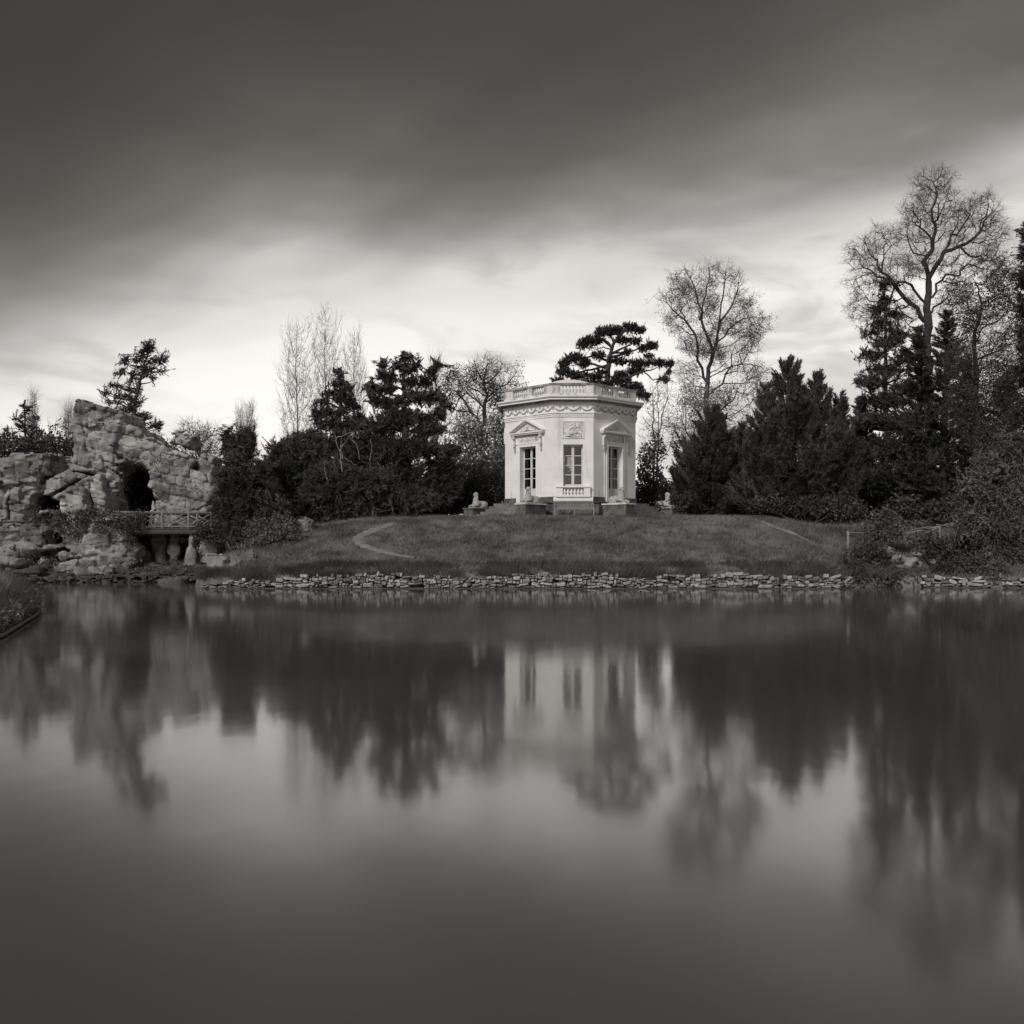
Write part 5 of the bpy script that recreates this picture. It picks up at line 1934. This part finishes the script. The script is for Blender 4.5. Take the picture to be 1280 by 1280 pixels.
# leafy half-bare oak left of the pavilion
broadleaf('oak_tree', 'gnarled half-bare tree with sparse leaves just left of the pavilion roof', 64,
          [[(606, 640), (606, 560), (605, 525), (608, 495), (606, 470), (612, 448)], [(605, 510), (592, 498), (580, 492), (570, 503), (566, 515)], [(606, 500), (625, 485), (640, 472)], [(605, 495), (590, 485), (578, 470)], [(607, 480), (622, 465), (630, 455)], [(606, 505), (618, 495), (632, 495)]],
          [(585, 475, 22, 18), (612, 458, 22, 16), (636, 466, 18, 14), (600, 490, 30, 20), (572, 495, 16, 26), (632, 488, 22, 16), (580, 525, 24, 20), (628, 520, 26, 22), (605, 470, 20, 20), (560, 480, 6, 10)], 411, 620, 'twig', 'bark',
          .011, 2.15, .36, 3, .5, .018, 'leaf_dark', 6, .11, .15, wig=.16, lfrac=.8, clump=-.01)
shrub('shrub', 'pale leafy thicket under the gnarled tree left of the pavilion', 61, [(580, 560, 26, 30), (610, 565, 30, 30), (590, 540, 22, 18), (630, 575, 24, 40), (625, 535, 20, 22)], 412, 'leaf_pale', 26, .17, core=True, n_=2)
shrub('shrub', 'darker thicket low between conifers and the pavilion', 58, [(575, 595, 30, 26), (610, 600, 34, 24), (632, 590, 20, 30)], 413, 'leaf_mid', 30, .17)
shrub('hedge_shrub', 'dark evergreen bush beside the outer left sphinx', 55.5, [(575, 620, 26, 20), (605, 618, 30, 22), (628, 620, 16, 20), (550, 626, 24, 18)], 414, 'leaf_dark', 34, .15)

# umbrella pine behind the pavilion
PINE_L = [(763, 411, 15, 6), (787, 408, 13, 6.5), (800, 411, 8, 5), (752, 414, 10, 6), (742, 424, 14, 7), (731, 428, 11, 7), (778, 424, 12, 5), (795, 424, 9, 4), (815, 430, 9, 5), (805, 434, 9, 4), (719, 446, 13, 6.5), (706, 452, 9, 7), (730, 452, 10, 6),
          (748, 442, 10, 5), (772, 450, 14, 5), (800, 453, 17, 5.5), (822, 452, 13, 5), (836, 453, 7, 4.5), (794, 462, 12, 5), (705, 463, 10, 6), (722, 468, 16, 6), (745, 470, 12, 5), (698, 474, 10, 3.5), (752, 464, 10, 4), (776, 474, 14, 6), (829, 473, 9, 3.5), (836, 464, 4, 2),
          (790, 482, 16, 6), (800, 490, 12, 5), (808, 494, 6, 4), (758, 478, 12, 5), (733, 478, 14, 5), (785, 438, 8, 3), (775, 466, 10, 4), (812, 444, 8, 3)]
pn = conifer('umbrella_pine', 'flat-topped dark pine rising behind the pavilion roof', 68, 757, PINE_L, 415, 'needle_pine', 20, .5, 16, .26, .055, .75, .65, .45, inner=True,
        trunk=[(757, 560), (758, 485), (761, 455), (766, 430), (776, 416)], tr=.36, limbs=10, bark='bark')
base = np.array(pn.location)
segs = []
for poly, r in (([(765, 435), (757, 425), (745, 424), (733, 430)], .10), ([(767, 428), (763, 418), (760, 410)], .10), ([(768, 428), (780, 415), (795, 412)], .10), ([(763, 442), (785, 440), (805, 434), (818, 430)], .08), ([(761, 452), (745, 444), (725, 448), (706, 452)], .10),
                ([(761, 456), (740, 462), (720, 466), (702, 470)], .10), ([(761, 452), (785, 452), (815, 454), (838, 453)], .09), ([(758, 478), (785, 472), (805, 464), (825, 458)], .13), ([(758, 470), (775, 472), (790, 482)], .08), ([(805, 464), (815, 474), (832, 474)], .05), ([(758, 482), (740, 476), (728, 480)], .07), ([(764, 436), (752, 434), (745, 438)], .05)):
    yo = RNG.uniform(-1.2, 1.2)
    pts = np.array([P(a, b_, 68 + yo * i / len(poly)) for i, (a, b_) in enumerate(poly)])
    n_ = 12
    t = np.linspace(0, len(pts) - 1, n_)
    cur = np.stack([np.interp(t, np.arange(len(pts)), pts[:, i]) for i in range(3)], 1) + RNG.normal(0, .03, (n_, 3))
    rad = np.linspace(r, .025, n_)
    segs.append(tubes(cur[:-1], cur[1:], rad[:-1], rad[1:], 5))
V, Q = cat(segs)
link('limbs', np_mesh('limbs', V - base, Q, True), 'bark', pn)

# saplings right of the pavilion
broadleaf('sapling', 'slender bare sapling close to the pavilion\'s right wall', 60, [[(816, 640), (817, 560), (817, 480)]], [(816, 510, 9, 34), (812, 545, 14, 26)], 416, 70, 'twig', 'bark_pale', .011, 2.4, .09, 2, .7, .018, group='bare saplings')
broadleaf('sapling', 'slender bare forked sapling leaning towards the tall leafy tree', 60, [[(821, 640), (822, 560), (823, 530), (822, 478)], [(823, 545), (830, 510), (838, 490)], [(823, 575), (836, 560)]], [(828, 505, 12, 30), (832, 545, 14, 26)], 417, 80, 'twig', 'bark_pale', .011, 2.4, .09, 2, .7, .018, group='bare saplings')
shrub('shrub', 'pale thicket right of the pavilion wall beneath the saplings', 59, [(812, 590, 16, 30), (822, 560, 10, 20), (808, 570, 10, 18)], 418, 'leaf_mid', 26, .15)
shrub('hedge_shrub', 'dark clipped bush with pale flecks beside the pavilion\'s right wall', 55.8, [(812, 622, 16, 18), (800, 625, 12, 14), (826, 626, 10, 14)], 419, 'leaf_dark', 40, .12)

# tall leafy tree right of the pavilion
broadleaf('lime_tree', 'tall thin-leaved tree with forking trunk right of the pine', 62,
          [[(884, 640), (885, 560), (885, 500), (885, 470), (893, 430), (900, 395), (905, 355), (908, 328)], [(885, 480), (873, 450), (868, 420), (850, 392), (832, 378), (818, 370)], [(891, 440), (880, 410), (874, 380), (865, 350), (852, 333)], [(893, 430), (912, 412), (930, 400), (950, 398)], [(886, 472), (905, 462), (925, 455), (950, 458)], [(898, 405), (918, 375), (925, 352)], [(874, 400), (884, 360), (887, 335)], [(885, 495), (905, 480), (930, 478)]],
          [(888, 345, 21.8, 18.5), (915, 350, 15.1, 15.1), (855, 352, 16.8, 16.8), (836, 372, 13.4, 10.1), (925, 375, 18.5, 15.1), (875, 380, 28.6, 21.8), (945, 402, 15.1, 10.1), (915, 405, 25.2, 16.8), (850, 400, 18.5, 18.5), (935, 430, 18.5, 16.8), (875, 430, 25.2, 20.2), (910, 450, 33.6, 18.5), (862, 470, 15.1, 20.2), (940, 465, 16.8, 13.4)], 420, 1000, 'twig', 'bark',
          .010, 2.2, .36, 3, .5, .015, 'leaf_mid', 11, .065, .11, wig=.10, lfrac=.8, clump=.01)
broadleaf('leafy_tree', 'pale-leaved low tree in front of the tall thin-leaved trunk', 60.5, [[(866, 640), (866, 580), (868, 540)], [(868, 555), (895, 520), (915, 500)], [(867, 560), (855, 530), (850, 505)]],
          [(862, 510, 18, 26), (858, 540, 16, 22), (890, 500, 28, 20), (925, 500, 28, 18), (905, 530, 30, 24), (940, 480, 16, 14), (875, 545, 24, 22)], 421, 420, 'twig', 'bark', .010, 2.3, .16, 2, .5, .018, 'leaf_pale', 9, .11, .24, wig=.1)
# dark yews on the right of the mound
bough_tree('yew_tree', 'rounded dark yew nearest the pavilion on its right', 52.2, 890,
           [(890, 640, 893, 506, 50, 'yew', 30, 62), (868, 640, 866, 545, 32, 'yew', 30, 60, -.5, .5), (925, 640, 930, 528, 36, 'yew', 35, 60, .6, .6)], 422, 'needle_yew', M=22, nb=85, per=15, r0=.40, Lp=.85, tr=.2,
           lobes=[(888, 600, 44, 34), (860, 615, 24, 22), (925, 600, 30, 34)])
bough_tree('yew_tree', 'big dark yew with upswept feathery tops behind the right path', 50.5, 995,
           [(992, 640, 986, 446, 52, 'yew', 45, 66), (1020, 640, 1022, 464, 44, 'yew', 48, 66, .3, .7), (965, 640, 960, 478, 40, 'yew', 45, 64, -.3, .7), (1048, 640, 1052, 490, 32, 'yew', 45, 62, .5, .5), (945, 640, 942, 540, 28, 'yew', 40, 60, -.4, .4)],
           423, 'needle_yew', M=22, nb=80, per=16, r0=.42, Lp=.95, tr=.28, lobes=[(1000, 590, 52, 40), (955, 605, 30, 30), (1045, 605, 30, 30), (992, 540, 30, 34)])
bough_tree('spruce_tree', 'dark conifer filling the gap between the big yew and great bare tree', 55.5, 1074,
           [(1074, 640, 1076, 496, 36, 'spruce', 0, 45), (1060, 640, 1056, 530, 26, 'yew', 30, 55, 0, .5)], 445, 'needle_dark', M=20, nb=80, per=13, r0=.36, Lp=.75, tr=.18, lobes=[(1075, 600, 32, 34)])
shrub('shrub', 'low dark undergrowth at the foot of the big yew', 49, [(1010, 632, 40, 12), (1050, 636, 34, 14), (960, 630, 26, 10)], 424, 'leaf_dark', 34, .14)

# the great bare tree on the right
broadleaf('bare_tree', 'tallest great bare tree with twisting limbs against the sky', 57,
          [[(1160, 650), (1160, 540), (1160, 430), (1160, 385), (1160, 352), (1158, 325), (1166, 300), (1167, 280), (1165, 262), (1168, 245), (1168, 225)],
           [(1160, 350), (1172, 332), (1178, 318), (1200, 308), (1218, 296), (1232, 284), (1240, 282)], [(1218, 298), (1224, 284), (1232, 268), (1236, 255)], [(1176, 322), (1180, 310), (1186, 306)], [(1200, 308), (1212, 320), (1226, 320), (1236, 324), (1246, 315)],
           [(1158, 385), (1150, 370), (1140, 356), (1130, 352), (1120, 358), (1112, 372)], [(1156, 402), (1144, 385), (1130, 370), (1115, 352), (1102, 340), (1096, 325)], [(1115, 352), (1095, 345), (1085, 335), (1068, 338)],
           [(1158, 320), (1148, 318), (1140, 310)], [(1162, 295), (1150, 285), (1138, 276)], [(1158, 305), (1145, 300), (1125, 298)], [(1165, 372), (1172, 355), (1182, 345), (1195, 345)], [(1166, 305), (1180, 292), (1192, 285)], [(1165, 390), (1175, 378), (1186, 380)], [(1163, 400), (1172, 390), (1186, 395)],
           [(1096, 325), (1085, 310), (1078, 300)], [(1102, 340), (1104, 320), (1106, 305)], [(1112, 372), (1098, 385), (1088, 395)]],
          [(1168, 228, 28, 18), (1166, 255, 40, 24), (1145, 285, 28, 28), (1190, 280, 26, 26), (1225, 265, 28, 26), (1240, 290, 22, 26), (1100, 300, 24, 20), (1078, 318, 22, 20), (1085, 350, 30, 22), (1075, 385, 18, 22), (1120, 340, 34, 24), (1200, 320, 40, 26), (1235, 330, 20, 30), (1150, 330, 26, 20), (1195, 370, 26, 22), (1100, 395, 24, 24), (1135, 390, 20, 24)],
          425, 2100, 'twig', 'bark', .010, 2.15, .40, 4, .50, .013, bf=.22, wig=.13, sag=.15, step=.4, sub=1)
conifer('spruce_tree', 'sparse dark conifer in front of the great bare tree, left of its trunk', 54.5, 1108,
        [(1106, 356, 5, 10), (1108, 374, 9, 5), (1096, 386, 13, 4), (1118, 392, 14, 4), (1104, 404, 18, 5), (1088, 416, 15, 4), (1126, 418, 17, 5), (1108, 430, 22, 6), (1090, 444, 20, 6), (1132, 448, 22, 6), (1110, 462, 30, 8), (1088, 478, 24, 8), (1134, 484, 26, 9), (1108, 500, 36, 12), (1090, 525, 28, 13), (1130, 530, 30, 16), (1110, 560, 46, 22), (1100, 600, 50, 26)],
        426, 'needle_dark', 11, .95, 20, .36, .06, .12, .95, .42, inner=True, trunk=[(1108, 560), (1107, 440), (1106, 350)], tr=.2, limbs=110)
bough_tree('spruce_tree', 'broad dark conifer over the great bare tree\'s trunk, right of it', 53.5, 1178,
           [(1178, 640, 1184, 388, 52, 'spruce', -4, 40), (1152, 640, 1148, 408, 46, 'spruce', -4, 40, .6, .9), (1206, 640, 1210, 452, 40, 'spruce', -6, 40, .3, .6)], 427, 'needle_dark', M=20, nb=115, per=13, r0=.38, Lp=.8, tr=.24,
           lobes=[(1175, 590, 56, 40), (1160, 530, 40, 30), (1200, 560, 36, 34)])
bough_tree('cypress_tree', 'dark conifer low behind the grey feathery tree at the right edge', 52.5, 1258,
           [(1258, 640, 1256, 470, 44, 'spruce', -10, 35), (1236, 640, 1232, 520, 36, 'spruce', -10, 35, 0, .6)], 446, 'needle_dark', M=20, nb=80, per=13, r0=.42, Lp=.8, tr=.2, lobes=[(1250, 590, 46, 44)])
broadleaf('leafy_tree', 'grey feathery tree with curved bare limbs at the right edge', 50,
          [[(1222, 660), (1222, 560), (1220, 450), (1222, 400), (1226, 370), (1224, 355)], [(1224, 372), (1232, 345), (1240, 332)], [(1224, 355), (1240, 345), (1255, 328)], [(1222, 392), (1212, 384), (1220, 375)], [(1223, 370), (1240, 372), (1252, 368)], [(1222, 388), (1240, 390)], [(1220, 450), (1250, 440), (1270, 430)], [(1221, 470), (1200, 450), (1195, 440)]],
          [(1215, 400, 22, 20), (1245, 390, 26, 22), (1255, 350, 22, 26), (1205, 360, 18, 20), (1235, 430, 34, 22), (1262, 430, 20, 26), (1205, 450, 22, 22), (1240, 470, 34, 24), (1210, 500, 26, 26), (1250, 515, 30, 28), (1270, 480, 16, 30), (1225, 545, 30, 22)],
          428, 1300, 'twig', 'bark', .009, 2.25, .22, 4, .55, .014, 'leaf_dark', 4, .10, .16, wig=.14, sag=.3, lfrac=.9)
conifer('cypress_tree', 'dense dark conifer cut off by the right edge of the photo', 45, 1296,
        [(1284, 290, 10, 18), (1286, 315, 15, 16), (1290, 345, 24, 20), (1292, 380, 28, 24), (1295, 420, 30, 28), (1298, 460, 30, 30), (1300, 520, 32, 40), (1302, 590, 36, 50)],
        429, 'needle_dark', 12, .8, 28, .32, .055, .2, .9, .35, droop=.1, trunk=[(1296, 500), (1286, 290)], tr=.25)
# leafy shrub hanging over the water at the right edge
conifer('leafy_shrub', 'large drooping leafy shrub filling the lower right corner of the bank', 39.8, 1245,
        [(1236, 578, 22, 22), (1264, 556, 24, 24), (1214, 610, 20, 20), (1238, 622, 26, 22), (1266, 618, 26, 28), (1225, 650, 24, 20), (1254, 662, 30, 26), (1208, 640, 14, 12), (1274, 690, 22, 34), (1240, 696, 20, 20), (1268, 590, 22, 22), (1200, 662, 10, 8)],
        430, 'leaf_mid', 20, .85, 15, .17, .075, -.1, .8, .5, droop=.4, flat=.2, trunk=[(1250, 660), (1252, 580)], tr=.1, cat_='shrub', limbs=40, z=.3)
shrub('shrub', 'dark bush behind the log rails under the conifers', 46.5, [(1190, 640, 22, 20), (1215, 630, 20, 24), (1170, 640, 14, 14), (1130, 636, 22, 16)], 431, 'leaf_dark', 34, .14)
shrub('shrub', 'round grey-leaved bush between the fence post and log rails', 42.5, [(1102, 652, 20, 18), (1118, 662, 18, 14), (1090, 664, 16, 14)], 432, 'leaf_mid', 40, .12)
shrub('shrub', 'dark bush over the water right of the fence post', 40.2, [(1082, 694, 18, 18), (1076, 714, 16, 14), (1096, 688, 16, 10)], 433, 'leaf_dark', 46, .12)
shrub('shrub', 'dark spreading bush between the tumbled rocks and pale rubble wall', 40.4, [(1182, 690, 20, 18), (1200, 700, 22, 18), (1168, 696, 16, 10), (1160, 676, 22, 10), (1210, 680, 20, 20)], 434, 'leaf_dark', 46, .12)
shrub('shrub', 'low dark growth at the water below the tumbled rocks', 39.7, [(1140, 724, 26, 9), (1110, 722, 16, 10), (1160, 722, 12, 8)], 435, 'leaf_dark', 46, .11)
shrub('shrub', 'creeper tangle at the water between rubble wall and its stub', 38.6, [(1246, 716, 12, 18), (1238, 724, 8, 10)], 436, 'leaf_mid', 46, .11)

shrub('hedge_shrub', 'dark evergreen thicket behind the yews right of the pavilion', 57, [(850, 628, 26, 22), (895, 630, 34, 20), (940, 630, 34, 22), (985, 632, 34, 20), (1030, 632, 34, 22)], 437, 'leaf_dark', 26, .2)
shrub('hedge_shrub', 'dark thicket under the conifers before the great bare tree', 56.5, [(1075, 632, 34, 24), (1120, 630, 36, 26), (1165, 630, 36, 26), (1205, 626, 34, 30)], 438, 'leaf_dark', 26, .2)
shrub('hedge_shrub', 'dark thicket under the many-topped conifer on the left', 56, [(440, 632, 36, 22), (490, 632, 36, 20), (540, 630, 36, 22), (395, 634, 30, 24)], 439, 'leaf_dark', 24, .2)
shrub('shrub', 'dark growth added behind to blacken the arch of the rock grotto', 51.4, [(180, 600, 34, 30), (180, 632, 34, 30), (215, 630, 24, 24), (150, 630, 24, 24)], 440, 'leaf_dark', 60, .18)  # dense shrub added so the arch opening turns black
shrub('shrub', 'dark growth added behind to blacken the small cave in the left rock', 50.4, [(62, 630, 26, 24), (62, 655, 26, 20)], 444, 'leaf_dark', 60, .18)  # another added shrub, keeps the cave opening dark
shrub('leafy_shrub', 'small-leaved shrub over the rocks under the drooping conifer', 43.0, [(330, 668, 26, 20), (352, 660, 22, 18), (312, 690, 20, 14), (366, 676, 14, 14), (290, 700, 16, 10), (338, 692, 16, 10)], 441, 'leaf_mid', 40, .10, stems=24)
shrub('shrub', 'dark scrub at the water between mound wall and pale rubble wall', 39.4, [(1072, 722, 16, 14), (1096, 726, 18, 9), (1122, 728, 18, 8), (1150, 726, 20, 9), (1062, 706, 10, 16)], 442, 'leaf_dark', 50, .11)
shrub('shrub', 'small dark bush at the very end of the mound wall', 38.9, [(1066, 716, 12, 14), (1074, 726, 10, 9), (1062, 728, 7, 8)], 447, 'leaf_dark', 60, .10)
shrub('shrub', 'small dark bush crowding the outer right sphinx', 51.2, [(846, 632, 12, 12), (824, 634, 6, 8), (854, 624, 10, 14)], 448, 'leaf_dark', 60, .11)
shrub('shrub', 'trailing shrub over the top of the pale rubble wall', 39.2, [(1196, 708, 26, 9), (1222, 706, 16, 12), (1176, 712, 12, 7)], 443, 'leaf_dark', 50, .11)
# far wood closing the horizon
rg = np.random.default_rng(55)
vs_, qs_ = [], []
lob = []
for px in np.arange(-260, 1560, 34):
    lob.append((px + rg.uniform(-10, 10), 634 - rg.uniform(0, 16), 36, 30 + rg.uniform(0, 10), rg.uniform(-4, 8)))
pt, nn = lobe_points(lob, 100, 1.1, rg, (.6, 1.05), .8)
V, Q = leaves(pt, 7, .55, .75, rg)
o = link('far_wood', np_mesh('far_wood', V, Q), 'leaf_dark')
tag(o, 'dim far wood closing the view behind the pavilion and trees', 'wood', kind='stuff')

# ------------------------------------------------------------------ ivy, grasses, water plants
def ivy_patch(name, label, pts, seed, m='ivy', size=.11, n_=9, spread=.16, kind=None):
    rg = np.random.default_rng(seed)
    V, Q = leaves(np.array(pts), n_, spread, size, rg)
    o = link(name, np_mesh(name, V, Q), m)
    return tag(o, label, 'ivy', kind=kind)


rg = np.random.default_rng(66)
pts = []
for _ in range(620):
    px = rg.uniform(44, 178)
    crest = 643 + 5 * math.sin(px * .09) + (8 if px < 60 else 0)
    hang = 16 + 9 * math.sin(px * .21) + 6 * math.sin(px * .53)
    py = crest + max(3, hang) * rg.uniform(0, 1) ** 1.3
    pts.append(P(px, py, 44.35 + rg.uniform(-.1, .4) + .02 * (660 - py)))
for _ in range(90):
    pts.append(P(rg.uniform(42, 58), rg.uniform(645, 690), 44.9 + rg.uniform(-.1, .2)))
ivy_patch('ivy', 'dark ivy spilling over the top of the low outcrop beside the bridge', pts, 67, kind='stuff')
pts = [P(rg.uniform(246, 275), 655 + rg.uniform(0, 18), 44.5 + rg.uniform(-.1, .3)) for _ in range(160)]
ivy_patch('ivy', 'ivy clump at the right end of the footbridge', pts, 68, kind='stuff')
pts = []
for _ in range(420):
    px = rg.uniform(150, 262)
    t = (px - 150) / 112
    pts.append(P(px, 528 + 60 * t + rg.uniform(-9, 5), 47.6 + rg.uniform(-.6, .8)))
pts = []
for (cx_, cy_, rx_, ry_, nn_) in ((60, 585, 40, 5, 70), (205, 575, 30, 8, 60), (236, 612, 22, 10, 60), (150, 705, 30, 5, 50), (60, 702, 26, 7, 60), (100, 712, 40, 5, 70), (190, 716, 40, 6, 90), (128, 528, 16, 4, 30), (250, 712, 26, 7, 80)):
    for _ in range(nn_):
        yy_ = 46.0 if cy_ < 640 else 44.2
        pts.append(P(cx_ + rg.normal(0, rx_ * .5), cy_ + rg.normal(0, ry_ * .5), yy_ + rg.uniform(-.2, .5)))
ivy_patch('moss_plants', 'small ferns and weeds rooted in the cracks of the grotto rocks', pts, 70, 'leaf_mid', .085, 5, .09, 'stuff')
pts = []
for _ in range(420):
    px = rg.uniform(150, 262)
    t = (px - 150) / 112
    pts.append(P(px, 528 + 60 * t + rg.uniform(-9, 5), 47.6 + rg.uniform(-.6, .8)))
ivy_patch('creeper', 'thin dry creeper along the ridge of the rock grotto', pts, 69, 'leaf_mid', .10, 4, .14, 'stuff')


def blades(x, y, z, h, w, rg, lean=.4):
    n_ = len(x)
    b0 = np.stack([x, y, z - .01], 1)
    a = rg.uniform(0, 2 * math.pi, n_)
    wv = np.stack([np.cos(a), np.sin(a), 0 * a], 1) * (w * .5)[:, None]
    tip = b0 + np.stack([rg.normal(0, lean, n_) * h, rg.normal(0, lean, n_) * h, h], 1)
    V = np.stack([b0 - wv, b0 + wv, tip], 1).reshape(-1, 3)
    return V, np.arange(n_ * 3).reshape(-1, 3)


rg = np.random.default_rng(77)
pathpts = np.array(left_path + right_path)


def scatter(n_, x0, x1, d0, d1):
    x = rg.uniform(x0, x1, n_); d = rg.uniform(d0, d1, n_)
    return x, shore(x) + d


x, y = scatter(200000, -12.2, 16.5, .22, 12.5)
cl = fbm(x * 1.1 + 7, y * .9, x * 0, 4, 12)                    # tussocks
seg_d = np.full(len(x), 9.0)
for pth in (left_path, right_path):
    pp = np.array(pth)
    tt = np.linspace(0, len(pp) - 1, 80)
    cx_, cy_ = np.interp(tt, np.arange(len(pp)), pp[:, 0]), np.interp(tt, np.arange(len(pp)), pp[:, 1])
    for a, b_ in zip(cx_, cy_):
        seg_d = np.minimum(seg_d, np.hypot(x - a, y - b_))
keep = (seg_d > .14 + .16 * rg.random(len(x))) & (rg.random(len(x)) < .60 + 2.0 * cl)
# keep clear of the pavilion podium, steps and bench
keep &= np.hypot(x - PX, y - PY0) > 4.3
x, y, cl = x[keep], y[keep], cl[keep]
h = (.07 + .09 * rg.random(len(x)) + .18 * np.clip(cl, 0, 1)) * (1 - .45 * smooth(9, 11, y - shore(x)))
V, Q = blades(x, y, hground(x, y), h, np.full(len(x), .022), rg, .55)
tag(link('grass', np_mesh('grass', V, Q), 'grass_blade'), 'mown rough grass on the slope of the mound', 'grass', kind='stuff')
# coarse tussocks
x, y = scatter(1300, -11.8, 15.5, .3, 8.3)
keep = np.hypot(x - PX, y - PY0) > 4.6
for pth in (left_path, right_path):
    pp = np.array(pth)
    tt = np.linspace(0, len(pp) - 1, 60)
    for a_, b_ in zip(np.interp(tt, np.arange(len(pp)), pp[:, 0]), np.interp(tt, np.arange(len(pp)), pp[:, 1])):
        keep &= (np.abs(x - a_) > .55) | (y - b_ > .5) | (y - b_ < -1.0)
x, y = np.repeat(x[keep], 16), np.repeat(y[keep], 16)
x = x + rg.normal(0, .09, len(x)); y = y + rg.normal(0, .09, len(y))
V, Q = blades(x, y, hground(x, y), .09 + .16 * rg.random(len(x)), np.full(len(x), .03), rg, .6)
tag(link('grass_tussocks', np_mesh('grass_tussocks', V, Q), 'grass_tall'), 'coarse darker tussocks dotted over the grassy mound', 'grass', kind='stuff')
# long grass over the wall and down the flanks
x, y = scatter(60000, -12.5, 15.2, .02, 1.2)
cl = fbm(x * 1.3 + 3, y * 1.3, x * 0, 2, 14)
keep = rg.random(len(x)) < .5 + 2.4 * cl
x, y, cl = x[keep], y[keep], cl[keep]
V, Q = blades(x, y, hground(x, y), .16 + .2 * rg.random(len(x)) + .25 * np.clip(cl, 0, 1), np.full(len(x), .022), rg, .45)
V[2::3, 1] -= .16; V[2::3, 2] -= .06
tag(link('long_grass', np_mesh('long_grass', V, Q), 'grass_tall'), 'darker long grass fringing the top of the rubble wall', 'grass', kind='stuff')
x = rg.uniform(-21, -14, 16000); y = rg.uniform(44, 52, 16000)
V, Q = blades(x, y, hground(x, y), .1 + .2 * rg.random(len(x)), np.full(len(x), .03), rg, .5)
tag(link('bank_weeds', np_mesh('bank_weeds', V, Q), 'grass_tall'), 'dark weeds on the shore among the grotto rocks', 'weeds', kind='stuff')
x = rg.uniform(13, 24, 30000); y = shore(x) + rg.uniform(.1, 12, 30000)
V, Q = blades(x, y, hground(x, y), .1 + .22 * rg.random(len(x)), np.full(len(x), .03), rg, .5)
tag(link('bank_weeds', np_mesh('bank_weeds', V, Q), 'grass_tall'), 'dark undergrowth covering the shaded right bank', 'weeds', kind='stuff')
# near left bank
n_ = 46000
y = rg.uniform(14, 42, n_); d_ = rg.uniform(.55, 5.5, n_); x = bank_x(y) - d_
V, Q = blades(x, y, hground(x, y), .14 + .2 * rg.random(n_), np.full(n_, .012), rg, .35)
tag(link('bank_grass', np_mesh('bank_grass', V, Q), 'reed'), 'pale seeding grass on top of the near left bank', 'grass', kind='stuff')
n_ = 16000
y = rg.uniform(13, 42, n_); d_ = rg.uniform(.0, .75, n_); x = bank_x(y) - d_
V, Q = blades(x, y, hground(x, y), .12 + .26 * rg.random(n_), np.full(n_, .014), rg, .5)
tag(link('bank_grass', np_mesh('bank_grass', V, Q), 'leaf_dark'), 'dark long grass on the flank of the near left bank', 'grass', kind='stuff')
# broad-leaved waterside plants along the near bank
n_ = 150
y = rg.uniform(15, 30, n_); d_ = rg.uniform(.0, .30, n_); x = bank_x(y) - d_
c = np.stack([x, y, hground(x, y) + rg.uniform(.03, .16, n_)], 1)
V, Q = leaves(c, 7, .05, .07, rg)
tag(link('waterside_plants', np_mesh('waterside_plants', V, Q), 'leaf_pale'), 'leafy waterside plants along the near left bank', 'plants', kind='stuff')
# dry seed stalks on the tip of the promontory
rs = thing('reed_clump', 'pale dry stalks on the grassy tip of the bank before the boulders', 'reeds', P(308, 714, 39.3))
segs = []
for i in range(16):
    a = np.array([rg.normal(0, .22), rg.normal(0, .15), 0]); b_ = a + np.array([rg.normal(0, .22), rg.normal(0, .1), rg.uniform(.5, 1.0)])
    segs.append(tubes(a[None], b_[None], np.array([.012]), np.array([.010]), 4))
    segs.append(tubes(b_[None], (b_ + (b_ - a) * .22)[None], np.array([.022]), np.array([.008]), 5))
V, Q = cat(segs)
link('stalks', np_mesh('stalks', V, Q), 'reed', rs)['kind'] = 'stuff'
# bent timber edging of the near bank
yy = np.linspace(12, 25, 40)
edge = np.stack([bank_x(yy) + .03, yy, np.full(40, .05)], 1)
mb = MB().tube([tuple(p) for p in edge - edge[0]], [.034] * 40, 6)
o = mb.build('timber_edging', 'wood', None, tuple(edge[0]), smooth=True)
tag(o, 'curved timber edging along the waterline of the near left bank', 'edging')
